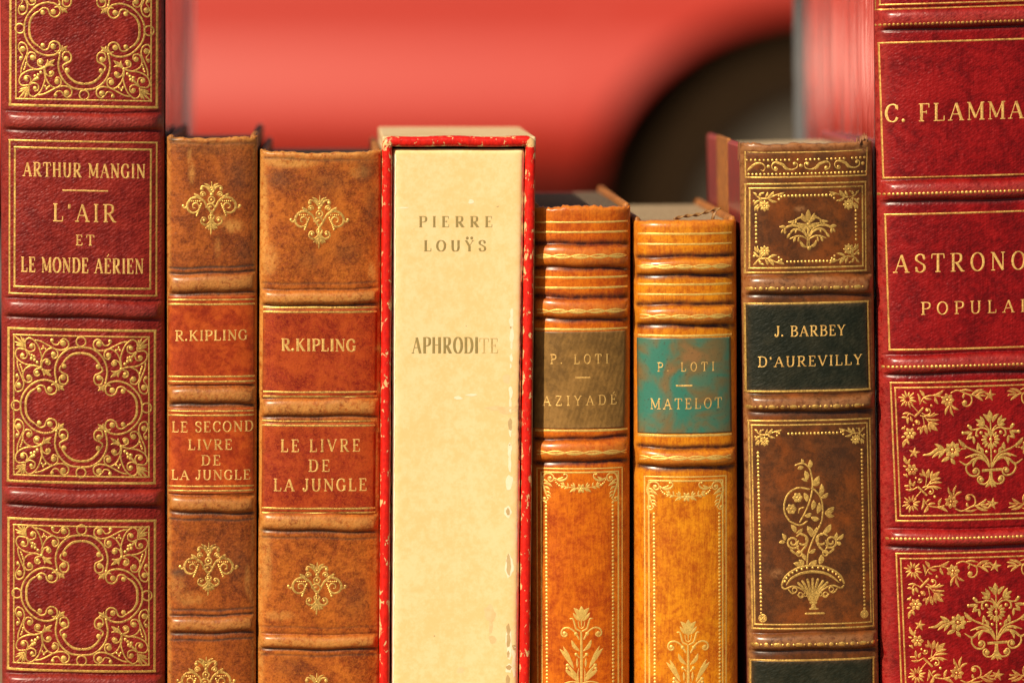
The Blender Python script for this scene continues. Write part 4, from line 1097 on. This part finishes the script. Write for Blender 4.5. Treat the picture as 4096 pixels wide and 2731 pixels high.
edge_strip('worn_paper_edge', lambda y: cb_r(y) - 7, 1850, 2855, 3, 14, M_CHIP, 34)
case.location.y -= 0.0028; CB.location.y -= 0.0028      # the case stands a little proud of its neighbours

# ================================================================== the two orange books
random.seed(5)
LO = dict(dirt=(0.040, 0.012, 0.012), worn=(0.58, 0.20, 0.028))
M_E = leather('orange_brown_calf', (0.56, 0.110, 0.002), (0.30, 0.032, 0.002), (0.70, 0.18, 0.004), seed=43, mott=9, mott2=1.8, rough=0.36, coat=0.40, coat_r=0.26, streak=0.55, **LO)
M_F = leather('honey_orange_calf', (0.61, 0.175, 0.003), (0.33, 0.055, 0.002), (0.76, 0.29, 0.006), seed=53, mott=8, mott2=1.6, rough=0.33, coat=0.50, coat_r=0.25, streak=0.6, **LO)
M_EL = leather('olive_brown_label_leather', (0.245, 0.125, 0.030), (0.12, 0.062, 0.018), (0.31, 0.16, 0.042), worn=(0.34, 0.18, 0.08), seed=61, mott=12, rough=0.42, coat=0.25, grain='line', grain_d=0.00004)
def teal_label():
    N = NT('mottled_teal_label_leather')
    v = N.map((1000, 1000, 1000), loc=(4, 0, 2))
    a = N.noise(v, 0.075, 3, 0.52, 0.8)
    f = N.noise(v, 1.2, 3, 0.7)
    c = N.mixc(N.ramp(a, 0.40, 0.60), (0.030, 0.165, 0.115), (0.150, 0.112, 0.042))
    c = N.mixc(N.ramp(a, 0.56, 0.70, 0, 0.8), c, (0.27, 0.125, 0.04))
    c = N.mixc(N.ramp(f, 0.58, 0.68, 0, 0.6), c, (0.05, 0.035, 0.018))
    c = N.mixc(N.math('MULTIPLY', N.attr('wear'), 0.7, True), c, (0.16, 0.10, 0.04))
    N.set(**{'Base Color': c, 'Roughness': 0.4, 'Coat Weight': 0.35, 'Coat Roughness': 0.25})
    N.bump(f, 0.00007, 0.8)
    return N.m
M_FL = teal_label()

def loti(name, label, left, right, top, mat, lmat, seed, dy, tilt, lab, goldlines, vines, bands, lines, ptop, frame, dots, tul, garl, titles, dash, roll, tc, sag, pg):
    b = Book(name, label, left, right, top, BOT, 0.125, sag, p=2.15, tilt=tilt, seed=seed, headroll=roll, headrough=tc, bands=bands, lines=lines)
    sp = b.spine(mat)
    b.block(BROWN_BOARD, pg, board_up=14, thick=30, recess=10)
    lo = b.patch('title_label', lmat, *lab)
    cx = (lab[0] + lab[2]) / 2
    for y, w in goldlines:
        t = T(); t.rule(lab[0] + 3, lab[2] + 6, y, w); b.place(t, 'gilt_rule', GOLD_E, sp)
    for k, y in enumerate(vines):
        t = T(); vine(t, lab[0] + 8, lab[2] + 2, y, 7.0, 150, 0.6 + k * 0.5)
        b.place(t, 'gilt_vine', GOLD_E, sp)
    (ox0, ox1, oy), (ix0, ix1, iy) = frame
    t = T()
    t.st([(ox0 + 3, BOT - 60), (ox0, oy), (ox1, oy), (ox1, BOT - 60)], 5.5, smooth=False, ends=None)
    t.st([(ix0 + 3, BOT - 80), (ix0, iy), (ix1, iy), (ix1, BOT - 80)], 7, smooth=False, ends=None)
    t.dots((dots[0], dots[2]), (dots[0] + 4, BOT - 90), 14.6, 5.6); t.dots((dots[1], dots[2]), (dots[1] + 2, BOT - 90), 14.6, 5.4)
    b.place(t, 'gilt_frame', GOLD_E, sp)
    t = T(); garland(t, *garl); b.place(t, 'gilt_garland', GOLD_E, sp)
    t = T(); tulip(t, *tul); b.place(t, 'gilt_tulip', GOLD_E, sp)
    for s, x0, x1, a, c, g, sl in titles:
        t = T(); text(t, s, x0, x1, a, c, g, 0.125, 0.06, sl); b.place(t, 'gilt_lettering', GOLD_T, lo, 0.00012)
    t = T(); t.rule(dash[0], dash[1], dash[2], 7); b.place(t, 'gilt_rule', GOLD_T, lo, 0.00012)
    return b, sp
bE, spE = loti('antique_book', 'orange brown leather book with an olive brown title label, right of the slipcase', (2126, 2118), (2521, 2516), 829, M_E, M_EL, 5, 0, -0.012,
     (2140, 1326, 2508, 1714, (2136, 2500)), [(889, 8), (929, 9), (1110, 9), (1151, 9), (1317, 9.5), (1722, 10)], [1025, 1244, 1809],
     [(982, 1068, 1.5), (1196, 1272, 1.5), (1758, 1842, 1.6)],
     [(975, 11, .26, 1.0), (1075, 8, .26, 1.0), (1187, 11, .26, 1.0), (1279, 8, .26, 1.0), (1752, 9, .26, 1.0), (1850, 8, .26, 1.0)], 829,
     ((2150, 2492, 1874), (2166, 2476, 1889)), (2185, 2453, 2012), (2326, 2382), (2322, 1862),
     [('P. LOTI', 2204, 2434, 1418, 1454, 0.42, 0.0), ('AZIYADÉ', 2173, 2468, 1583, 1620, 0.36, -0.012)], (2302, 2361, 1510), 16, 5.0, 7.5, PAGE_SHADED)
bF, spF = loti('antique_book', 'honey orange leather book with mottled teal title label and loose ribbon marker', (2531, 2536), (2944, 2950), 884, M_F, M_FL, 6, 0, -0.010,
     (2553, 1352, 2926, 1733, (2556, 2932)), [(936, 9), (977, 8), (1138, 9), (1178, 8.5), (1343, 10), (1742, 11)], [1066, 1265, 1829],
     [(1034, 1098, 1.7), (1225, 1298, 1.7), (1795, 1863, 1.7)],
     [(1026, 10, .26, 1.0), (1105, 9, .26, 1.0), (1217, 10, .26, 1.0), (1305, 9, .26, 1.0), (1788, 9, .26, 1.0), (1870, 9, .26, 1.0)], 884,
     ((2581, 2908, 1907), (2597, 2894, 1923)), (2617, 2880, 2056), (2753, 2436), (2744, 1896),
     [('P. LOTI', 2632, 2858, 1450, 1484, 0.46, -0.008), ('MATELOT', 2605, 2888, 1594, 1634, 0.24, -0.01)], (2704, 2769, 1542), 26, 1.8, 8.5, PAGE)
# ribbon marker lying over the head
def tube(path, r, n=8, flat_=1.0, twist=0.0):
    P = np.array(path, float); V, F = [], []
    D = np.gradient(P, axis=0)
    for i in range(len(P)):
        d = D[i] / np.linalg.norm(D[i]); up = np.array([0, 0, 1.0])
        s1 = np.cross(d, up); s1 /= np.linalg.norm(s1); s2 = np.cross(s1, d)
        for k in range(n):
            a = 2 * math.pi * k / n
            ca, sa = math.cos(a), math.sin(a) * flat_
            b = twist * i
            V.append(P[i] + r * (s1 * (ca * math.cos(b) - sa * math.sin(b)) + s2 * (ca * math.sin(b) + sa * math.cos(b))))
    for i in range(len(P) - 1):
        for k in range(n):
            F.append((i * n + k, i * n + (k + 1) % n, (i + 1) * n + (k + 1) % n, (i + 1) * n + k))
    F.append(tuple(range(n))[::-1]); F.append(tuple((len(P) - 1) * n + k for k in range(n)))
    return V, F
pts, _ = catmull([(2700, 878), (2745, 868), (2800, 862), (2850, 848), (2892, 838)], 4)
path = [(WX(x), 0.004 + 0.004 * i / len(pts), WZ(y)) for i, (x, y) in enumerate(pts)]
V, F = tube(path, 0.00062, 8, 0.45, 0.32)
M_RIB = simple('faded_gold_silk', (0.36, 0.19, 0.055), 0.6, (0.16, 0.055, 0.02), 0.7, 0.0001)
mesh_obj('ribbon_marker', V, F, M_RIB, bF.root)
path = [(WX(2890), 0.008, WZ(838)), (WX(2872), 0.0075, WZ(848)), (WX(2864), 0.007, WZ(862)), (WX(2858), 0.0068, WZ(884))]
V, F = tube(path, 0.0006, 8, 0.4, 0.2)
mesh_obj('ribbon_marker', V, F, M_RIB, bF.root)

# ================================================================== dark brown book with the flower basket
random.seed(6)
M_G = leather('dark_brown_calf', (0.118, 0.036, 0.008), (0.036, 0.014, 0.006), (0.22, 0.050, 0.006), dirt=(0.03, 0.014, 0.008), worn=(0.40, 0.175, 0.065), seed=71, mott=13, mott2=3, rough=0.36, coat=0.35, coat_r=0.25, dark_amt=0.75, light_amt=0.75, wear=0.75)
M_GL = leather('black_green_label_leather', (0.013, 0.015, 0.008), (0.006, 0.009, 0.005), (0.028, 0.026, 0.014), worn=(0.33, 0.17, 0.09), seed=77, mott=7, rough=0.40, coat=0.3, grain='pebble', grain_d=0.00014, wear=0.5)
M_GB = simple('dull_red_board', (0.26, 0.028, 0.024), 0.42, (0.18, 0.035, 0.03), 6, 0.00005, coat=0.3)
bG = Book('antique_book', 'dark brown leather book with a black label and a gilt flower basket', (2956, 2992), (3486, 3515), 576, BOT, 0.115, 6.5, p=2.6, tilt=-0.022, seed=7, headroll=14, headrough=4.5, topcurve=10, scuffs=[(3200, 835, 22, 12, .9), (3280, 1118, 60, 14, .9), (3420, 1125, 50, 12, .8), (3010, 1140, 40, 20, .8), (3100, 1600, 60, 12, .6), (3280, 1632, 80, 10, .8), (3110, 2290, 26, 18, .7), (3460, 600, 40, 20, 1), (3020, 590, 60, 20, .9), (2965, 700, 16, 200, .6), (2975, 900, 14, 120, .8)], blots=[(3130, 930, 70, 50, .6), (3210, 900, 40, 80, .5), (3400, 880, 30, 60, .6), (3370, 1830, 70, 80, .6), (3190, 1790, 30, 40, .5), (3120, 2150, 60, 110, .5)],
          bands=[(1102, 1176, 1.7), (1578, 1642, 1.7), (2532, 2598, 1.7)],
          lines=[(1184, 7, .18, .7), (1651, 7, .18, .7), (2607, 7, .18, .7), (605, 4, .12, .4)])
spG = bG.spine(M_G)
bG.block(M_GB, PAGE, board_up=4, thick=30)
# brown strip along the left board
V = []
for y in (BOT, 571.5):
    f = bG.xl(y) + 1.5
    for x, d in ((f - 1.5, 0.044), (f + 14, 0.044), (f + 14, 0.080), (f - 1.5, 0.080)): V.append((WX(x), d, WZ(y)))
bevel(mesh_obj('brown_strip', V, hexa(None), BROWN_BOARD, bG.root, smooth=False), 0.0004)
t = T(); t.rule(2992, 3452, 609, 4.5); t.dots((2990, 640), (3462, 638), 17, 5.0, skip=0.12); t.dots((2997, 696), (3468, 694), 15.5, 5.4)
t.st([(2984, 606), (2986, 708), (3470, 708), (3474, 600)], 6.5, smooth=False, ends=None)
s_scroll(t, 3139, 664); s_scroll(t, 3270, 664, flip=(-1, 1)); s_scroll(t, 3390, 662)
t.frame((0, 0), 1); t.st([(2992, 682), (3010, 664), (3030, 652), (3052, 654), (3062, 668), (3055, 682), (3044, 676)], [8, 11, 9, 6, 5, 5, 4]); t.dot(3075, 665, 7)
bG.place(t, 'gilt_border', GOLD, spG)
t = T(); t.rect(2985, 734, 3466, 1088, 7, (2984, 3468)); t.rect(3002, 751, 3453, 1070, 7, (3001, 3455))
t.dots((3140, 783), (3322, 783), 14.6, 5.6); t.dots((3150, 1046), (3325, 1046), 14.6, 5.6); t.dots((3026, 856), (3027, 966), 16, 5.4); t.dots((3426, 848), (3427, 962), 16, 5.4)
bG.place(t, 'gilt_frame', GOLD, spG)
for x, y, fl, s in ((3014, 764, (1, 1), .3444), (3441, 764, (-1, 1), .3444), (3014, 1060, (1, -1), .3444), (3442, 1058, (-1, -1), .3444), (3020, 1712, (1, 1), .30), (3464, 1712, (-1, 1), .30)):
    t = T(); corner_spray(t, x, y, s, fl); bG.place(t, 'gilt_corner_spray', GOLD, spG)
t = T(); fan_palm(t, 3233, 916); bG.place(t, 'gilt_ornament', GOLD, spG)
for y in (1151, 1624, 2573):
    t = T(); bead_row(t, 3000 if y < 2000 else 3022, 3470 if y < 2000 else 3495, y, y)
    bG.place(t, 'gilt_beading', GOLD, spG)
lg = bG.patch('title_label', M_GL, 2984, 1214, 3474, 1562, (2990, 3482))
t = T(); t.rect(2984, 1212, 3475, 1563, 8.5, (2989, 3483))
bG.place(t, 'gilt_frame', GOLD, lg, 0.00012)
t = T(); text(t, 'J. BARBEY', 3101, 3381, 1303, 1343, 0.10, 0.17, 0.08, 0.0); bG.place(t, 'gilt_lettering', GOLD_T, lg, 0.00012)
t = T(); text(t, "D'AUREVILLY", 3036, 3450, 1424, 1463, 0.13, 0.17, 0.08, -0.004); bG.place(t, 'gilt_lettering', GOLD_T, lg, 0.00012)
t = T(); t.rect(2998, 1681, 3484, 2512, 7, (3014, 3500)); t.rect(3010, 1698, 3472, 2495, 6, (3023, 3489))
t.dots((3155, 1733), (3350, 1733), 14.6, 5.6); t.dots((3034, 1809), (3047, 2450), 15.2, 5.6); t.dots((3450, 1805), (3462, 2440), 15.2, 5.6)
bG.place(t, 'gilt_frame', GOLD, spG)
for x, y in ((3053, 2470), (3461, 2462)):
    t = T(); t.flower(x, y, 3, 17, 8, 10, 0, 4); t.ring(x, y, 15, 4); bG.place(t, 'gilt_rosette', GOLD, spG)
t = T(); flower_basket(t, 3252, 2337); bG.place(t, 'gilt_basket', GOLD, spG)
lg2 = bG.patch('title_label', M_GL, 3008, 2640, 3497, 2840, (3010, 3499))
t = T(); t.rect(3007, 2638, 3498, 2841, 8.5); bG.place(t, 'gilt_frame', GOLD, lg2, 0.00012)
# a torn tuft at the head's right corner
V, F = [], []
rt = np.random.default_rng(5)
for i in range(26):
    x = 3440 + rt.uniform(-30, 34); y = 580 - (x - 3400) * 0.35; h = rt.uniform(6, 26); w = rt.uniform(4, 9); yy = rt.uniform(0.001, 0.006)
    b = len(V); V += [(WX(x - w), yy, WZ(y + 14)), (WX(x + w), yy + 0.0005, WZ(y + 14)), (WX(x + w), yy + 0.0012, WZ(y + 12)), (WX(x + rt.uniform(-6, 8)), yy + 0.001, WZ(y - h))]
    F += [(b, b + 1, b + 3), (b + 1, b + 2, b + 3), (b + 2, b, b + 3), (b, b + 2, b + 1)]
mesh_obj('torn_leather', V, F, simple('torn_brown_suede', (0.36, 0.16, 0.075), 0.9, (0.20, 0.08, 0.03), 0.8), spG)

# ================================================================== tall bright red book (right)
random.seed(8)
M_H = leather('bright_red_morocco', (0.225, 0.0015, 0.003), (0.08, 0.001, 0.002), (0.29, 0.006, 0.006), dirt=(0.06, 0.012, 0.012), worn=(0.58, 0.08, 0.055), seed=83, mott=13, grain='pebble', grain_d=0.00015, rough=0.32, coat=0.34, coat_r=0.27, wear=0.4, dark_amt=0.8, spec=0.15, vstreak=0.55)
bH = Book('antique_book', 'tall bright red leather book with gilt bouquets, cut off by the right edge', (3490, 3522), (4412, 4430), -420, BOT, 0.20, 8.0, p=2.4, tilt=-0.032, seed=8,
          bands=[(28, 108, 1.9), (712, 792, 1.9), (1412, 1486, 1.9), (2112, 2178, 1.9), (-360, -290, 1.9)],
          lines=[(22, 3, .1, .5), (114, 6, .2, .8), (706, 3, .1, .5), (801, 6, .2, .8), (1405, 3, .1, .5), (1493, 6, .2, .8), (2105, 3, .1, .5), (2187, 6, .2, .8)])
spH = bH.spine(M_H, nu=81)
bH.block(RED_CLOTH, PAGE)
film(bH, -1, -470, 0.20)
t = T(); t.rect(3512, -250, 4400, 25, 6.5); t.rect(3528, -230, 4384, 7, 6.5); bH.place(t, 'gilt_frame', GOLD_R, spH)
t = T(); t.rect(3524, 160, 4390, 701, 7.5, (3541, 4396)); bH.place(t, 'gilt_frame', GOLD_R, spH)
t = T(); t.rect(3548, 848, 4392, 1390, 7.5, (3565, 4402)); bH.place(t, 'gilt_frame', GOLD_R, spH)
for y in (87, 765, 1457, 2144):
    t = T(); t.dots((3510 + (y - 87) * 0.022, y), (4390, y), 17.0, 5.6, 1.2); bH.place(t, 'gilt_beading', GOLD_R, spH)
t = T(); text(t, 'C. FLAMMARION', 3548, 4344, 408, 476, 0.13, 0.17, 0.06, 0.0); bH.place(t, 'gilt_lettering', GOLD_T, spH, 0.0)
t = T(); text(t, 'ASTRONOMIE', 3582, 4312, 1010, 1080, 0.26, 0.15, 0.06, 0.0); bH.place(t, 'gilt_lettering', GOLD_T, spH, 0.0)
t = T(); text(t, 'POPULAIRE', 3688, 4230, 1202, 1250, 0.36, 0.16, 0.07, 0.0); bH.place(t, 'gilt_lettering', GOLD_T, spH, 0.0)
for top, bot, x0, x1, cy, cx in ((1522, 2075, 3569, 3591, 1800, 3964), (2206, 2760, 3591, 3612, 2490, 3986)):
    t = T(); t.rect(x0, top, 4402, bot, 7, (x1, 4410)); t.rect(x0 + 17, top + 20, 4386, bot - 20, 6.5, (x1 + 16, 4394)); bH.place(t, 'gilt_frame', GOLD_R, spH)
    t = T(); bouquet(t, cx, cy + 4); bH.place(t, 'gilt_bouquet', GOLD, spH)
    xs = x0 + 19
    t = T()
    corner_bunch(t, xs, top + 20, 0.37, (1, 1), 0.03); corner_bunch(t, xs + 18, bot - 22, 0.37, (1, -1), 0.03)
    corner_bunch(t, 4384, top + 20, 0.37, (-1, 1), 0.03); corner_bunch(t, 4392, bot - 22, 0.37, (-1, -1), 0.03)
    t.frame((0, 0), 1); t.star(cx - 5, top + 57, 24); t.star(cx + 6, bot - 62, 24); t.star(x0 + 91, cy + 2, 22); t.star(4330, cy, 22)
    bH.place(t, 'gilt_corner_spray', GOLD_R, spH)

# ================================================================== what they stand on
M_WOOD = simple('weathered_table_wood', (0.30, 0.19, 0.10), 0.7, (0.18, 0.11, 0.055), 8, 0.0002, stretch=(0.1, 1, 1))
tz = WZ(BOT)
GZ = WZ(VPY) - 0.75
tb = thing('stall_table', 'wooden stall table under the row of books', 'table', (0.1, 0.1, GZ))
V, F = boxes([((-0.6, 0.8), (-0.06, 0.45), (tz - 0.0225, tz - 0.0005))])
bevel(mesh_obj('table_top', V, F, M_WOOD, tb, smooth=False), 0.002)
for lx in (-0.55, 0.71):
    for ly in (-0.02, 0.37):
        V, F = boxes([((lx, lx + 0.04), (ly, ly + 0.04), (GZ, tz - 0.0230))])
        bevel(mesh_obj('leg', V, F, M_WOOD, tb, smooth=False), 0.002)

# ================================================================== the street behind
M_GROUND = simple('grey_pavement', (0.16, 0.15, 0.14), 0.85, (0.10, 0.095, 0.09), 40, 0.002)
V = [(-60, -60, GZ), (60, -60, GZ), (60, 60, GZ), (-60, 60, GZ)]
tag(mesh_obj('ground', V, [(0, 1, 2, 3)], M_GROUND, smooth=False), kind='structure')

CY = 5.75
MAG = (DIST + CY) / DIST
def BX(x): return WX(VPX) + (x - VPX) * K * MAG
def BZ(y): return WZ(VPY) - (y - VPY) * K * MAG
M_PAINT = simple('glossy_red_car_paint', (0.45, 0.018, 0.003), 0.5, (0.44, 0.017, 0.003), 400, coat=0.24)
M_PAINT.node_tree.nodes['Principled BSDF'].inputs['Coat Roughness'].default_value = 0.36
M_TYRE = simple('black_tyre_rubber', (0.030, 0.017, 0.008), 0.95, (0.024, 0.013, 0.006), 20)
M_RIM = simple('dull_grey_wheel_rim', (0.105, 0.084, 0.062), 0.8, (0.085, 0.068, 0.05), 30)
M_BLACK = simple('dark_brown_underbody_and_shade', (0.060, 0.034, 0.018), 0.9, (0.050, 0.028, 0.014), 60)
for m_ in (M_TYRE, M_RIM, M_BLACK): m_.node_tree.nodes['Principled BSDF'].inputs['Specular IOR Level'].default_value = 0.05
car = thing('red_car', 'blurred red car parked far behind the books, dark wheel arch at right', 'car', (BX(1313), CY, GZ))
prof_y = [-1500, -700, -200, -60, 40, 170, 240, 420, 480, 570, 720, 840]
prof_o = [.30, .10, .02, 0, 0, -.008, -.020, -.050, -.056, -.054, -.006, .04]
AX, AY, ARX, ARY = 3310.0, 800.0, 955.0, 770.0
cols = np.unique(np.concatenate([np.linspace(-5200, 2300, 60), np.linspace(2300, 4500, 90), np.linspace(4500, 5600, 20)]))
V, F = [], []
nr = 60
for x in cols:
    yb = 775.0
    if abs(x - AX) < ARX: yb = min(yb, AY - ARY * math.sqrt(1 - ((x - AX) / ARX) ** 2))
    yb = max(yb, -1400)
    for k in range(nr):
        y = -1500 + (yb + 1500) * k / (nr - 1)
        V.append((BX(x), CY + float(np.interp(y, prof_y, prof_o)), BZ(y)))
    V.append((BX(x), CY + float(np.interp(yb, prof_y, prof_o)) + 0.10, BZ(yb) + 0.004))
m = nr + 1
for i in range(len(cols) - 1):
    for k in range(m - 1):
        F.append((i * m + k, i * m + k + 1, (i + 1) * m + k + 1, (i + 1) * m + k))
mesh_obj('body_panel', V, F, M_PAINT, car)
V, F = boxes([((BX(-5200), BX(5600)), (CY + 0.28, CY + 1.5), (BZ(1020), BZ(-1400)))])  # lower part, below the sill, stands in for shade under the car
mesh_obj('underbody_and_shade', V, F, M_BLACK, car, smooth=False)
def lathe(prof, cx, cz, n=48):
    V, F = [], []
    for i in range(n):
        a = 2 * math.pi * i / n
        for r, y in prof: V.append((cx + r * math.cos(a), y, cz + r * math.sin(a)))
    m = len(prof)
    for i in range(n):
        for k in range(m - 1):
            F.append((i * m + k, i * m + k + 1, ((i + 1) % n) * m + k + 1, ((i + 1) % n) * m + k))
    return V, F
wx, wz = BX(3330), GZ + 0.345
V, F = lathe([(0.255, CY + 0.14), (0.265, CY + 0.0), (0.29, CY - 0.015), (0.325, CY - 0.005), (0.342, CY + 0.02), (0.344, CY + 0.17), (0.30, CY + 0.2)], wx, wz)
wh = mesh_obj('wheel', V, F, M_TYRE, car)
V, F = lathe([(0.256, CY + 0.02), (0.235, CY + 0.03), (0.20, CY + 0.015), (0.09, CY + 0.02), (0.05, CY + 0.0), (0.0, CY + 0.0)], wx, wz)
mesh_obj('rim', V, F, M_RIM, wh)
car.rotation_euler.z = math.radians(-5)
